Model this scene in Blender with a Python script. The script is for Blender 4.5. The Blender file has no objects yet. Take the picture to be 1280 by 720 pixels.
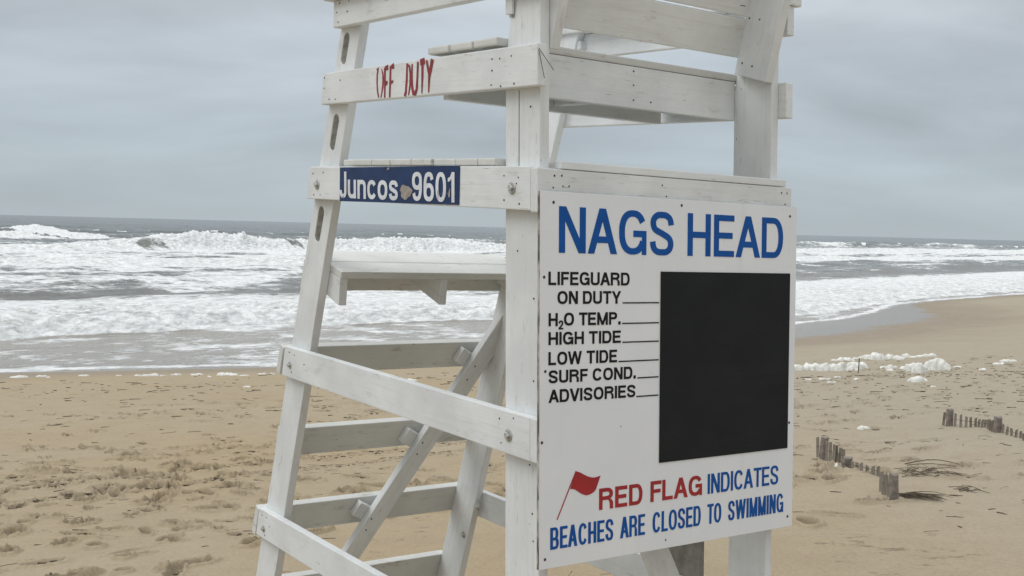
import bpy, bmesh, math, random, time
import numpy as np
from mathutils import Vector, Matrix
C = bpy.context.scene.collection
sc = bpy.context.scene
random.seed(7)

# ------------------------------------------------------------------ camera
EYE = 3.9                                   # metres above sea level
F = 1449.3 / 1280.0
PITCH, ROLL = math.radians(2.991), math.radians(1.4545)
fw = Vector((0, math.cos(PITCH), -math.sin(PITCH)))
r0 = Vector((1, 0, 0)); u0 = r0.cross(fw)
rr = r0 * math.cos(ROLL) + u0 * math.sin(ROLL)
uu = u0 * math.cos(ROLL) - r0 * math.sin(ROLL)
cam_d = bpy.data.cameras.new('camera'); cam = bpy.data.objects.new('camera', cam_d)
C.objects.link(cam)
m = Matrix((rr, uu, -fw)).transposed().to_4x4(); m.translation = (0, 0, EYE)
cam.matrix_world = m
cam_d.sensor_width = 36; cam_d.lens = 36 * F
cam_d.clip_start = .05; cam_d.clip_end = 30000
sc.camera = cam

# ------------------------------------------------------------------ light and sky
SUN_EL, SUN_ROT = math.radians(50), math.radians(268)   # soft sun behind thick cloud, to the left of the viewer
world = bpy.data.worlds.new('World'); sc.world = world; world.use_nodes = True
nt = world.node_tree; nt.nodes.clear()
def wn(t, **k):
    n = nt.nodes.new(t)
    for a, b in k.items(): setattr(n, a, b)
    return n
L = nt.links.new
out = wn('ShaderNodeOutputWorld'); mix = wn('ShaderNodeMixShader'); L(mix.outputs[0], out.inputs[0])
sky = wn('ShaderNodeTexSky', sky_type='NISHITA', sun_disc=False, sun_elevation=SUN_EL, sun_rotation=SUN_ROT)
b1 = wn('ShaderNodeBackground'); L(sky.outputs[0], b1.inputs[0]); b1.inputs[1].default_value = .05
b2 = wn('ShaderNodeBackground'); b2.inputs[1].default_value = 1.0
mix.inputs[0].default_value = .93; L(b1.outputs[0], mix.inputs[1]); L(b2.outputs[0], mix.inputs[2])
tc = wn('ShaderNodeTexCoord'); sep = wn('ShaderNodeSeparateXYZ'); L(tc.outputs['Generated'], sep.inputs[0])
def wmath(op, a, b=None, clamp=False):
    n = wn('ShaderNodeMath', operation=op, use_clamp=clamp)
    for i, v in enumerate((a, b)):
        if v is None: continue
        if isinstance(v, (int, float)): n.inputs[i].default_value = v
        else: L(v, n.inputs[i])
    return n.outputs[0]
grad = wn('ShaderNodeValToRGB'); L(wmath('MAXIMUM', sep.outputs[2], 0), grad.inputs[0])
cr = grad.color_ramp
cr.elements[0].position = 0; cr.elements[0].color = (.438, .500, .535, 1)
cr.elements[1].position = 1; cr.elements[1].color = (1.38, 1.41, 1.44, 1)
for p, c in ((.03, (.435, .502, .545, 1)), (.075, (.448, .515, .573, 1)), (.15, (.460, .518, .575, 1)), (.30, (.66, .70, .74, 1)), (.6, (1.05, 1.08, 1.11, 1))):
    e = cr.elements.new(p); e.color = c
# cloud deck: direction projected on to a high flat layer
den = wmath('ADD', wmath('MAXIMUM', sep.outputs[2], 0), .30)
cmb = wn('ShaderNodeCombineXYZ'); L(wmath('DIVIDE', sep.outputs[0], den), cmb.inputs[0]); L(wmath('DIVIDE', sep.outputs[1], den), cmb.inputs[1])
mp = wn('ShaderNodeMapping'); L(cmb.outputs[0], mp.inputs[0]); mp.inputs['Location'].default_value = (2.55, .4, 0); mp.inputs['Scale'].default_value = (.95, 1.5, 1)
nz = wn('ShaderNodeTexNoise'); L(mp.outputs[0], nz.inputs[0]); nz.inputs['Scale'].default_value = 1.25; nz.inputs['Detail'].default_value = 6; nz.inputs['Roughness'].default_value = .5; nz.inputs['Distortion'].default_value = .25
cl = wn('ShaderNodeValToRGB'); L(nz.outputs[0], cl.inputs[0])
cl.color_ramp.elements[0].position = .32; cl.color_ramp.elements[0].color = (.77, .76, .75, 1)
cl.color_ramp.elements[1].position = .70; cl.color_ramp.elements[1].color = (1.26, 1.25, 1.23, 1)
# the deck loses its contrast in the murk over the horizon
fade = wmath('MULTIPLY', wmath('ADD', sep.outputs[2], .02), 8.0, True)
mx = wn('ShaderNodeMix', data_type='RGBA', blend_type='MIX'); L(fade, mx.inputs[0]); mx.inputs[6].default_value = (1, 1, 1, 1); L(cl.outputs[0], mx.inputs[7])
ml = wn('ShaderNodeMix', data_type='RGBA', blend_type='MULTIPLY'); ml.inputs[0].default_value = 1; L(grad.outputs[0], ml.inputs[6]); L(mx.outputs[2], ml.inputs[7])
L(ml.outputs[2], b2.inputs[0])

sun_d = bpy.data.lights.new('sun', 'SUN'); sun = bpy.data.objects.new('sun', sun_d); C.objects.link(sun)
sun_d.energy = .95; sun_d.angle = math.radians(35); sun_d.color = (1, .985, .96)
sd = Vector((math.sin(SUN_ROT) * math.cos(SUN_EL), math.cos(SUN_ROT) * math.cos(SUN_EL), math.sin(SUN_EL)))
sun.rotation_euler = sd.to_track_quat('Z', 'Y').to_euler()
sc.view_settings.view_transform = 'Standard'; sc.view_settings.look = 'None'
sc.view_settings.exposure = .10; sc.view_settings.gamma = 1

# ------------------------------------------------------------------ helpers
def tag(o, label=None, cat=None, group=None, kind=None):
    if label: o['label'] = label
    if cat: o['category'] = cat
    if group: o['group'] = group
    if kind: o['kind'] = kind
    return o
def empty(name, loc):
    o = bpy.data.objects.new(name, None); C.objects.link(o); o.location = loc; o.empty_display_size = .2
    return o
def mesh_obj(name, verts, faces, mat, parent=None, origin=None, smooth=False, gc=None):
    """one mesh object; verts are world coordinates; origin (world) becomes the object's origin"""
    verts = np.asarray(verts, float)
    og = np.array(origin if origin is not None else verts.mean(0))
    me = bpy.data.meshes.new(name)
    me.from_pydata((verts - og).tolist(), [], faces); me.materials.append(mat)
    if gc is not None:
        a = me.attributes.new('grain', 'FLOAT_VECTOR', 'POINT'); a.data.foreach_set('vector', np.asarray(gc, np.float32).ravel())
    if smooth: me.polygons.foreach_set('use_smooth', [True] * len(me.polygons))
    me.update()
    o = bpy.data.objects.new(name, me); C.objects.link(o)
    o.location = og
    if parent:
        o.parent = parent
        pw = np.array(WORLD_LOC[parent.name]); o.location = og - pw
    WORLD_LOC[o.name] = tuple(og)
    return o
WORLD_LOC = {}

# numpy gradient noise
_rng = np.random.RandomState(11)
_perm = _rng.permutation(512); _perm = np.concatenate([_perm, _perm, _perm[:4]])
_ang = _rng.rand(512) * 2 * np.pi; _gx, _gy = np.cos(_ang), np.sin(_ang)
def perlin(x, y, seed=0):
    x = np.asarray(x, float) + seed * 17.13; y = np.asarray(y, float) + seed * 7.77
    xi = np.floor(x).astype(int); yi = np.floor(y).astype(int); fx = x - xi; fy = y - yi
    xi &= 511; yi &= 511; x1 = (xi + 1) & 511; y1 = (yi + 1) & 511
    def g(a, b, dx, dy):
        h = _perm[_perm[a] + b]; return _gx[h] * dx + _gy[h] * dy
    su = fx * fx * fx * (fx * (fx * 6 - 15) + 10); sv = fy * fy * fy * (fy * (fy * 6 - 15) + 10)
    a = g(xi, yi, fx, fy); b = g(x1, yi, fx - 1, fy); c = g(xi, y1, fx, fy - 1); d = g(x1, y1, fx - 1, fy - 1)
    return 1.5 * ((a + su * (b - a)) * (1 - sv) + (c + su * (d - c)) * sv)
def fbm(x, y, oct=4, rough=.5, seed=0):
    s = 0; a = 1; n = 0
    for i in range(oct):
        s = s + a * perlin(x * 2 ** i, y * 2 ** i, seed + i * 3); n += a; a *= rough
    return s / n
def sstep(a, b, x):
    t = np.clip((x - a) / (b - a), 0, 1); return t * t * (3 - 2 * t)

# coast frame: tc runs along the shore, q points out to sea, zero near the water's edge
P0 = (-6.0, 31.0); TX, TY = .67, .7424; NX, NY = -.7424, .67
def coast(x, y):
    dx = x - P0[0]; dy = y - P0[1]
    return dx * TX + dy * TY, dx * NX + dy * NY
def edge_q(t):
    return np.interp(t, [-60, -30, -14, -6.2, -3.3, -.2, 8, 18, 26.8, 31.4, 38, 45.5, 52.5, 67.9, 90, 120, 160, 220, 300],
                     [2, 4.5, 4.6, 3.3, 1.9, .4, -1.6, -1.5, -.6, -.6, .9, 3.1, 3.6, 3.6, 2.0, 3.5, 2.0, 4, 2])
def land_s(x, y):
    t, q = coast(x, y)
    return edge_q(t) - q
def wet_width(t):
    return np.interp(t, [-40, 4, 12, 18.4, 23.7, 34.1, 41, 47, 60, 200], [.9, .9, 3.2, 4.6, 5.2, 4.1, 2.4, .6, .4, .4])
def ground(x, y, fine=True):
    x = np.asarray(x, float); y = np.asarray(y, float)
    t, q = coast(x, y); s = edge_q(t) - q
    z = np.interp(s, [-60, -20, -8, 0, 4, 8, 12, 18, 22, 26, 34, 44, 56, 70, 400], [-4, -1.6, -.5, 0, .26, .53, .80, 1.22, 1.44, 1.85, 2.35, 4.4, 7.2, 6.6, 5.5])  # high ground behind the camera is unseen, added to cut light from landward
    dry = sstep(3, 9, s)
    z = z + dry * (.09 * fbm(x / 3.2, y / 3.2, 3, .5, 1))
    if fine:
        z = z + dry * (.016 * fbm(x / .55, y / .55, 3, .5, 5)) + sstep(.8, 3, s - wet_width(t)) * .006 * fbm(x / .2, y / .2, 2, .5, 8)
    # sand heaped against the half-buried fences
    z = z + .10 * np.exp(-((x - 4.9) ** 2 + (y - 11.9) ** 2) / 1.0) + .08 * np.exp(-((x - 6.6) ** 2 + (y - 15.6) ** 2) / 1.2)
    return z
def gz(x, y): return float(ground(np.array([x]), np.array([y]))[0])
#GROUND_END

# ------------------------------------------------------------------ materials
class NB:
    def __init__(s, name):
        s.m = bpy.data.materials.new(name); s.m.use_nodes = True; s.nt = s.m.node_tree
        s.b = s.nt.nodes['Principled BSDF']
    def n(s, t, **k):
        n = s.nt.nodes.new(t)
        for a, b in k.items(): setattr(n, a, b)
        return n
    def l(s, a, b): s.nt.links.new(a, b)
    def put(s, sock, v):
        if hasattr(v, 'is_linked'): s.l(v, sock)
        elif isinstance(v, (tuple, list)): sock.default_value = tuple(v) + ((1,) if len(v) == 3 and sock.type == 'RGBA' else ())
        else: sock.default_value = v
    def math(s, op, a, b=None, clamp=False, c=None):
        n = s.n('ShaderNodeMath', operation=op, use_clamp=clamp)
        s.put(n.inputs[0], a)
        if b is not None: s.put(n.inputs[1], b)
        if c is not None: s.put(n.inputs[2], c)
        return n.outputs[0]
    def mix(s, f, a, b, bt='MIX'):
        n = s.n('ShaderNodeMix', data_type='RGBA', blend_type=bt)
        s.put(n.inputs[0], f); s.put(n.inputs[6], a); s.put(n.inputs[7], b); return n.outputs[2]
    def noise(s, vec, scale, detail=4, rough=.5, dist=0):
        n = s.n('ShaderNodeTexNoise'); s.l(vec, n.inputs[0])
        n.inputs['Scale'].default_value = scale; n.inputs['Detail'].default_value = detail
        n.inputs['Roughness'].default_value = rough; n.inputs['Distortion'].default_value = dist
        return n.outputs[0]
    def ramp(s, v, a, b, lo=0., hi=1.):
        n = s.n('ShaderNodeMapRange', interpolation_type='SMOOTHSTEP'); s.put(n.inputs[0], v)
        n.inputs[1].default_value = a; n.inputs[2].default_value = b; n.inputs[3].default_value = lo; n.inputs[4].default_value = hi
        return n.outputs[0]
    def mapv(s, vec, scale=(1, 1, 1), loc=(0, 0, 0), rot=(0, 0, 0)):
        n = s.n('ShaderNodeMapping'); s.l(vec, n.inputs[0]); n.inputs['Scale'].default_value = scale
        n.inputs['Location'].default_value = loc; n.inputs['Rotation'].default_value = rot; return n.outputs[0]
    def attr(s, name, what='Fac'):
        n = s.n('ShaderNodeAttribute', attribute_name=name); return n.outputs[what]
    def obj(s): return s.n('ShaderNodeTexCoord').outputs['Object']
    def pos(s): return s.n('ShaderNodeNewGeometry').outputs['Position']
    def bump(s, h, strength=.3, dist=.01, normal=None):
        n = s.n('ShaderNodeBump'); s.put(n.inputs['Height'], h); n.inputs['Strength'].default_value = strength
        n.inputs['Distance'].default_value = dist
        if normal: s.l(normal, n.inputs['Normal'])
        return n.outputs[0]
    def fin(s, col=None, rough=None, normal=None, metal=None, spec=None):
        if col is not None: s.put(s.b.inputs['Base Color'], col)
        if rough is not None: s.put(s.b.inputs['Roughness'], rough)
        if normal is not None: s.l(normal, s.b.inputs['Normal'])
        if metal is not None: s.b.inputs['Metallic'].default_value = metal
        if spec is not None: s.b.inputs['Specular IOR Level'].default_value = spec
        return s.m

def painted_wood(name, base=(.695, .720, .728), wear=.75):
    s = NB(name)
    g = s.attr('grain', 'Vector')
    long = s.mapv(g, (3.0, 60, 60)); streak = s.noise(long, 1, 5, .6)
    fine = s.noise(s.mapv(g, (12, 260, 260)), 1, 3, .6)
    blot = s.noise(g, 3.5, 5, .6)
    col = s.mix(s.ramp(blot, .3, .75), tuple(c * .88 for c in base), tuple(c * 1.05 for c in base))
    col = s.mix(s.math('MULTIPLY', s.ramp(streak, .48, .72), .27), col, (.50, .49, .45))
    # dirt rubbed into the grain
    dirt = s.noise(s.mapv(g, (7, 22, 22)), 1, 8, .7)
    col = s.mix(s.math('MULTIPLY', s.ramp(dirt, .56, .72), .5 * wear), col, (.30, .28, .24))
    # flaked paint: small chips running with the grain, grey wood below
    chip = s.noise(s.mapv(g, (16, 55, 55)), 1, 6, .62, .4)
    cm = s.ramp(chip, .735 - .03 * wear, .75 - .03 * wear)
    col = s.mix(cm, col, (.20, .18, .155))
    crack = s.noise(s.mapv(g, (14, 190, 190), (3, 1, 2)), 1, 3, .5)
    ck = s.ramp(crack, .70, .73)
    col = s.mix(s.math('MULTIPLY', ck, .6), col, (.22, .20, .17))
    h = s.math('ADD', s.math('MULTIPLY', streak, .6), s.math('MULTIPLY', fine, .35))
    h = s.math('SUBTRACT', h, s.math('MULTIPLY', cm, .8)); h = s.math('SUBTRACT', h, s.math('MULTIPLY', ck, .8))
    return s.fin(col, s.ramp(blot, .3, .7, .55, .72), s.bump(h, .6, .002))
PAINT = painted_wood('white_painted_wood')
PAINT_OLD = painted_wood('worn_white_painted_wood', (.625, .638, .62), 1.4)

def sign_paint():
    s = NB('sign_panel_paint'); g = s.attr('grain', 'Vector')
    b = s.noise(g, 2.2, 6, .6); sp = s.noise(g, 60, 3, .6); run = s.noise(s.mapv(g, (22, 1.4, 1)), 1, 5, .6)
    col = s.mix(s.ramp(b, .35, .7), (.71, .735, .775), (.755, .775, .805))
    col = s.mix(s.math('MULTIPLY', s.ramp(run, .55, .8), .16), col, (.42, .40, .36))
    col = s.mix(s.math('MULTIPLY', s.ramp(sp, .72, .76), .6), col, (.35, .32, .27))
    return s.fin(col, .42, s.bump(s.noise(g, 40, 3, .5), .08, .001))
SIGN = sign_paint()
def edge_mat():
    s = NB('raw_plywood_edge'); g = s.obj(); n = s.noise(s.mapv(g, (60, 60, 9)), 1, 5, .7)
    return s.fin(s.mix(s.ramp(n, .42, .6), (.10, .085, .065), (.46, .44, .40)), .9)
EDGE = edge_mat()
def flat(name, col, rough=.5, var=.12, metal=None, scale=9):
    s = NB(name); g = s.obj(); n = s.noise(g, scale, 6, .65)
    return s.fin(s.mix(s.ramp(n, .3, .72), tuple(c * (1 - var) for c in col), tuple(c * (1 + var) for c in col)), rough, s.bump(n, .1, .002), metal)
BLUE = flat('blue_vinyl', (.004, .078, .32), .6, .10)
BLUE.node_tree.nodes['Principled BSDF'].inputs['Specular IOR Level'].default_value = .2
RED = flat('red_vinyl', (.33, .014, .020), .4, .12)
BLACK = flat('black_vinyl', (.006, .006, .008), .6)
BLACK.node_tree.nodes['Principled BSDF'].inputs['Specular IOR Level'].default_value = .25
WHITEV = flat('white_vinyl', (.66, .69, .72), .4)
def chalk_mat():
    s = NB('black_chalkboard'); g = s.obj(); n = s.noise(g, 5, 6, .6); w = s.noise(s.mapv(g, (3, 3, 26), rot=(0, .5, 0)), 1, 6, .65); d = s.noise(g, 90, 3, .6)
    col = s.mix(s.ramp(n, .3, .72), (.0085, .0108, .0118), (.0125, .0155, .0165))
    col = s.mix(s.math('MULTIPLY', s.ramp(w, .5, .8), .05), col, (.09, .095, .10)); col = s.mix(s.math('MULTIPLY', s.ramp(d, .72, .76), .12), col, (.3, .3, .3))
    return s.fin(col, .7, s.bump(d, .1, .001), None, .22)
BOARD = chalk_mat()
REDP = flat('brushed_red_paint', (.24, .018, .022), .55, .35, scale=40)
NAILM = flat('rusty_nail', (.035, .024, .02), .7)
BOLTM = flat('galvanised_steel', (.46, .46, .44), .45, .25, .6, 60)
GREYW = flat('bare_grey_wood', (.34, .335, .31), .85, .35, scale=30)
DARKW = flat('weathered_brown_board', (.20, .19, .17), .85, .3, scale=14)
def plate_mat():
    s = NB('navy_plate_paint'); g = s.obj(); n = s.noise(g, 14, 6, .6); e = s.noise(g, 45, 4, .6)
    col = s.mix(s.ramp(n, .35, .7), (.009, .028, .092), (.015, .040, .125))
    col = s.mix(s.math('MULTIPLY', s.ramp(e, .70, .74), .6), col, (.25, .26, .27))
    return s.fin(col, .5, None, None, .25)
NAVY = plate_mat()
STAIN = flat('bare_metal_scuff', (.30, .27, .235), .7, .25, scale=60)
def fence_mat():
    s = NB('weathered_slat_wood'); g = s.obj(); n = s.noise(s.mapv(g, (70, 70, 8)), 1, 5, .65); r = s.n('ShaderNodeObjectInfo').outputs['Random']
    col = s.mix(s.ramp(n, .3, .7), (.12, .10, .08), (.28, .25, .205))
    col = s.mix(s.math('MULTIPLY', r, .5), col, (.27, .245, .21))
    return s.fin(col, .9, s.bump(n, .5, .003))
FENCE = fence_mat()
REED = flat('dry_reed', (.100, .080, .054), .9, .5, scale=20)
POSTM = flat('weathered_post', (.20, .175, .155), .9, .35, scale=18)
WIREM = flat('rusty_wire', (.06, .04, .03), .7)
def foam_mat(name, lo=(.60, .60, .56), hi=(.80, .80, .77)):
    s = NB(name); g = s.pos(); n = s.noise(g, 9, 6, .65); f2 = s.noise(g, 60, 4, .6)
    col = s.mix(s.ramp(n, .3, .68), lo, hi)
    s.b.inputs['Subsurface Weight'].default_value = .25; s.b.inputs['Subsurface Radius'].default_value = (.05, .05, .05); s.b.inputs['Subsurface Scale'].default_value = .5
    return s.fin(col, .7, s.bump(s.math('ADD', n, s.math('MULTIPLY', f2, .4)), .7, .03))
FOAM = foam_mat('beach_foam', (.52, .52, .47), (.76, .76, .73))

def sand_mat():
    s = NB('beach_sand'); g = s.pos(); wet = s.attr('wet'); damp = s.attr('damp'); shade_damp = s.attr('print_shade_damp')
    big = s.noise(g, .35, 5, .55); mid = s.noise(s.mapv(g, (1, 1, 1)), 2.6, 6, .6); fine = s.noise(g, 34, 5, .7); grain = s.noise(g, 260, 2, .6)
    dry = s.mix(s.ramp(big, .32, .68), (.345, .272, .168), (.350, .290, .198))
    dry = s.mix(s.attr('pale'), dry, (.338, .298, .225))
    dry = s.mix(s.math('MULTIPLY', s.ramp(mid, .40, .72), .38), dry, (.285, .222, .148))
    dry = s.mix(s.math('MULTIPLY', s.ramp(fine, .42, .68), .42), dry, (.235, .18, .115))
    dry = s.mix(s.math('MULTIPLY', s.ramp(grain, .58, .72), .25), dry, (.16, .12, .08))
    dry = s.mix(s.math('MULTIPLY', shade_damp, s.ramp(s.noise(g, 18, 5, .75), .38, .52, .15, 1.0)), dry, (.098, .075, .047))  # shade inside prints is put into the colour, with damp sand and weed
    # flecks of weed and shell, drawn out along the tide line
    fl = s.noise(s.mapv(g, (2.6, 4.2, 2), rot=(0, 0, math.radians(-14))), 1.5, 10, .76, .3)
    area_ = s.noise(g, .55, 3, .5)
    dry = s.mix(s.math('MULTIPLY', s.ramp(s.math('ADD', fl, s.math('MULTIPLY', s.math('SUBTRACT', area_, .5), .35)), .60, .655), s.math('SUBTRACT', .72, s.math('MULTIPLY', s.attr('pale'), .42))), dry, (.125, .097, .062))
    dampc = s.mix(s.ramp(mid, .3, .7), (.232, .190, .138), (.262, .220, .165))
    col = s.mix(damp, dry, dampc)
    col = s.mix(wet, col, (.185, .160, .130))
    rough = s.math('SUBTRACT', s.math('SUBTRACT', .95, s.math('MULTIPLY', damp, .1)), s.math('MULTIPLY', wet, .62))
    h = s.math('ADD', s.math('MULTIPLY', fine, .6), s.math('ADD', s.math('MULTIPLY', grain, .18), mid))
    h = s.math('MULTIPLY', h, s.math('SUBTRACT', 1, s.math('MULTIPLY', wet, .97)))
    return s.fin(col, rough, s.bump(h, .75, .022))
SAND = sand_mat()

def sea_mat():
    s = NB('sea_water'); g = s.pos(); D = s.attr('foam'); near = s.attr('silt'); thin = s.attr('thin'); agit = s.attr('agitated')
    sc_ = s.attr('sc', 'Vector')                      # along shore, out to sea, height
    n1 = s.noise(s.mapv(sc_, (.75, .62, .4)), .62, 12, .68, .45)
    n2 = s.noise(s.mapv(sc_, (.7, 1.3, .8), (9, 4, 2)), 2.4, 9, .68, .6)
    mixn = s.math('ADD', s.math('MULTIPLY', n1, .62), s.math('MULTIPLY', n2, .38))
    v = s.math('ADD', s.math('MULTIPLY', s.math('SUBTRACT', D, mixn), 9.5), .5, True)
    # veil of bubbles just under the surface round the solid foam
    v2 = s.math('ADD', s.math('MULTIPLY', s.math('SUBTRACT', s.math('ADD', D, .07), mixn), 3.2), .35, True)
    water = s.mix(near, (.052, .066, .064), (.27, .25, .22))
    water = s.mix(thin, water, (.115, .135, .105))
    water = s.mix(s.math('MULTIPLY', v2, .45), water, (.42, .44, .43))
    fc = s.noise(s.mapv(sc_, (1, 1.4, 2)), 1.9, 8, .62)
    foam = s.mix(s.ramp(fc, .36, .62), (.55, .575, .58), (.84, .85, .85))
    dk = s.noise(s.mapv(sc_, (1.1, 1.1, 2.6), (5, 5, 0)), 1.1, 9, .66, .8)
    foam = s.mix(s.math('MULTIPLY', s.ramp(dk, .50, .68), s.math('MULTIPLY', agit, .9)), foam, (.40, .41, .375))  # foam's grey mottles, strengthened in colour to stand in for faint wave shading
    col = s.mix(v, water, foam)
    rough = s.math('ADD', .16, s.math('MULTIPLY', v, .62))
    w1 = s.noise(s.mapv(sc_, (.55, 1.2, .3)), 1.0, 12, .62, .3)
    b1 = s.bump(w1, .9, .45)
    b2 = s.bump(s.math('MULTIPLY', n2, v), .6, .22, b1)
    m = s.fin(col, rough, b2)
    s.b.inputs['IOR'].default_value = 1.33
    return m
SEA = sea_mat()

# ------------------------------------------------------------------ grids seen from above as one sheet
def polar_sheet(name, radii, angs, zfun, attrs, keep, mat):
    R_, A_ = np.meshgrid(radii, angs, indexing='ij'); X = R_ * np.sin(A_); Y = R_ * np.cos(A_)
    Z = zfun(X, Y)
    X2, Y2 = X, Y
    if isinstance(Z, tuple): Z, X2, Y2 = Z
    nr, na = X.shape
    idx = np.arange(nr * na).reshape(nr, na)
    k = keep(X, Y); q = np.stack([idx[:-1, :-1], idx[:-1, 1:], idx[1:, 1:], idx[1:, :-1]], -1)[..., ::-1]
    kq = k[:-1, :-1] | k[1:, :-1] | k[:-1, 1:] | k[1:, 1:]
    q = q[kq]
    used = np.zeros(nr * na, bool); used[q.ravel()] = True
    remap = np.cumsum(used) - 1; q = remap[q]
    V = np.stack([X2, Y2, Z], -1).reshape(-1, 3)[used]
    me = bpy.data.meshes.new(name)
    me.vertices.add(len(V)); me.vertices.foreach_set('co', V.astype(np.float32).ravel())
    me.loops.add(q.size); me.loops.foreach_set('vertex_index', q.astype(np.int32).ravel())
    me.polygons.add(len(q)); me.polygons.foreach_set('loop_start', np.arange(0, q.size, 4, dtype=np.int32))
    try: me.polygons.foreach_set('loop_total', np.full(len(q), 4, dtype=np.int32))
    except Exception: pass
    me.polygons.foreach_set('use_smooth', np.ones(len(q), bool))
    me.update(calc_edges=True); me.validate()
    for an, av in attrs(X, Y, Z).items():
        if av.ndim == 3:
            a = me.attributes.new(an, 'FLOAT_VECTOR', 'POINT'); a.data.foreach_set('vector', av.reshape(-1, 3)[used].astype(np.float32).ravel())
        else:
            a = me.attributes.new(an, 'FLOAT', 'POINT'); a.data.foreach_set('value', av.ravel()[used].astype(np.float32))
    me.materials.append(mat)
    o = bpy.data.objects.new(name, me); C.objects.link(o); return o

# ---- sand
def angles(n_fine, coarse, full):
    a = np.linspace(math.radians(-27), math.radians(27), n_fine)
    b = np.radians(np.linspace(27, full, coarse + 1))[1:]
    return np.concatenate([-b[::-1], a, b])
dep = np.arange(470, 25, -.85)
r_sand = np.concatenate([[.3, 1.2, 2.5, 4, 5.2, 6.2, 7], 2.5 * 1449 / dep, [160, 185, 220, 280, 380, 550, 800, 1200]])
a_sand = angles(820, 34, 180)
Rg, Ag = np.meshgrid(r_sand, a_sand, indexing='ij')
DEPTH = np.zeros(Rg.shape); SHADE_DAMP_GRID = np.zeros(Rg.shape)
XG = Rg * np.sin(Ag); YG = Rg * np.cos(Ag)
rs = np.random.RandomState(5); PRINTS = []
def stamp(x, y, ang, la, wa, d, rim=.35, dist=.6):
    PRINTS.append((x, y, ang, la, dist))
    r = math.hypot(x, y); a = math.atan2(x, y); R = la * 1.9
    i0, i1 = np.searchsorted(r_sand, [r - R, r + R]); j0, j1 = np.searchsorted(a_sand, [a - R / r, a + R / r])
    if i1 <= i0 or j1 <= j0: return
    dx = XG[i0:i1, j0:j1] - x; dy = YG[i0:i1, j0:j1] - y
    u = (dx * math.cos(ang) + dy * math.sin(ang)) / la; v = (-dx * math.sin(ang) + dy * math.cos(ang)) / wa
    w = .25 * perlin(XG[i0:i1, j0:j1] * 9, YG[i0:i1, j0:j1] * 9, 3)
    e = np.sqrt(u * u + v * v) + w
    DEPTH[i0:i1, j0:j1] += -d * (1 - sstep(.72, 1.0, e)) + d * rim * np.exp(-((e - 1.2) / .22) ** 2)
    SHADE_DAMP_GRID[i0:i1, j0:j1] = np.maximum(SHADE_DAMP_GRID[i0:i1, j0:j1], dist * (1 - sstep(.5, 1.15, e)))
def walk(x, y, ang, n, step=.68, size=1.0):
    for k in range(n):
        side = .11 * (1 if k % 2 else -1)
        px = x - math.sin(ang) * side + rs.normal(0, .03); py = y + math.cos(ang) * side + rs.normal(0, .03)
        s_ = float(land_s(np.array([px]), np.array([py]))[0])
        if s_ > 5: stamp(px, py, ang + rs.normal(0, .15), .155 * size, .065 * size, (.045 + .035 * rs.rand()), .5, .45 + .5 * rs.rand())
        x += math.cos(ang) * step; y += math.sin(ang) * step; ang += rs.normal(0, .05)
for k in range(46):
    x = rs.uniform(-9, 5); y = rs.uniform(8, 21); walk(x, y, rs.choice([.5, .9, 3.6, .2, 2.9]) + rs.normal(0, .25), rs.randint(6, 14))
for k in range(16):
    walk(rs.uniform(5, 14), rs.uniform(17, 30), rs.choice([.75, .9, 3.8]) + rs.normal(0, .2), rs.randint(6, 12))
for k in range(300):       # scuffed, overtrodden patches
    cx, cy = (rs.normal(-3.6, 1.3), rs.normal(10.6, 1.6)) if k % 3 else (rs.uniform(-8, 3), rs.uniform(8, 17))
    stamp(cx, cy, rs.uniform(0, 3.1), rs.uniform(.05, .15), rs.uniform(.03, .08), rs.uniform(.022, .06), .6, rs.uniform(.3, .95))
for k in range(170):
    cx, cy = rs.uniform(3, 15), rs.uniform(9, 30)
    stamp(cx, cy, rs.uniform(0, 3.1), rs.uniform(.05, .13), rs.uniform(.03, .06), rs.uniform(.008, .02), .4, rs.uniform(.1, .35))
# two narrow tyre tracks: rows of small lug prints
for off in (0, .13, .62, .75):
    for k in range(105):
        u_ = -5.2 + k * .085; w_ = .10 * math.sin(u_ * .9)
        stamp(u_ - .62 * off + rs.normal(0, .008), 10.0 + .80 * (u_ + 4.6) + .78 * off + w_, .7, .050, .034, .022, .4, .95)
def zs(X, Y): return ground(X, Y) + DEPTH
def sand_attrs(X, Y, Z):
    t, q = coast(X, Y); s = edge_q(t) - q; n = fbm(X / 2.5, Y / 2.5, 3, .5, 21); ww = wet_width(t)
    pool = sstep(10, 18, t) * (1 - sstep(44, 52, t))
    nn = fbm(X / 6, Y / 3, 3, .5, 25)
    wet = 1 - sstep(.75, 1.05, s / ww + .22 * nn)
    damp = 1 - sstep(.0, 1, (s - ww - .6) / (2.4 + 3.5 * pool) + .35 * n)
    # the swept-smooth sand below the fences stays dry and pale
    pale = sstep(0, 7, X + .15 * Y - 1.5)
    return dict(wet=wet, damp=damp, print_shade_damp=np.clip(SHADE_DAMP_GRID, 0, 1), pale=pale)
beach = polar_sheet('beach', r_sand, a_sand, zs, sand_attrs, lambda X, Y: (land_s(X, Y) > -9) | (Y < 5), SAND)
tag(beach, 'wide tan beach sand trodden with footprints, damp and dark by the water', kind='structure')

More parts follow.
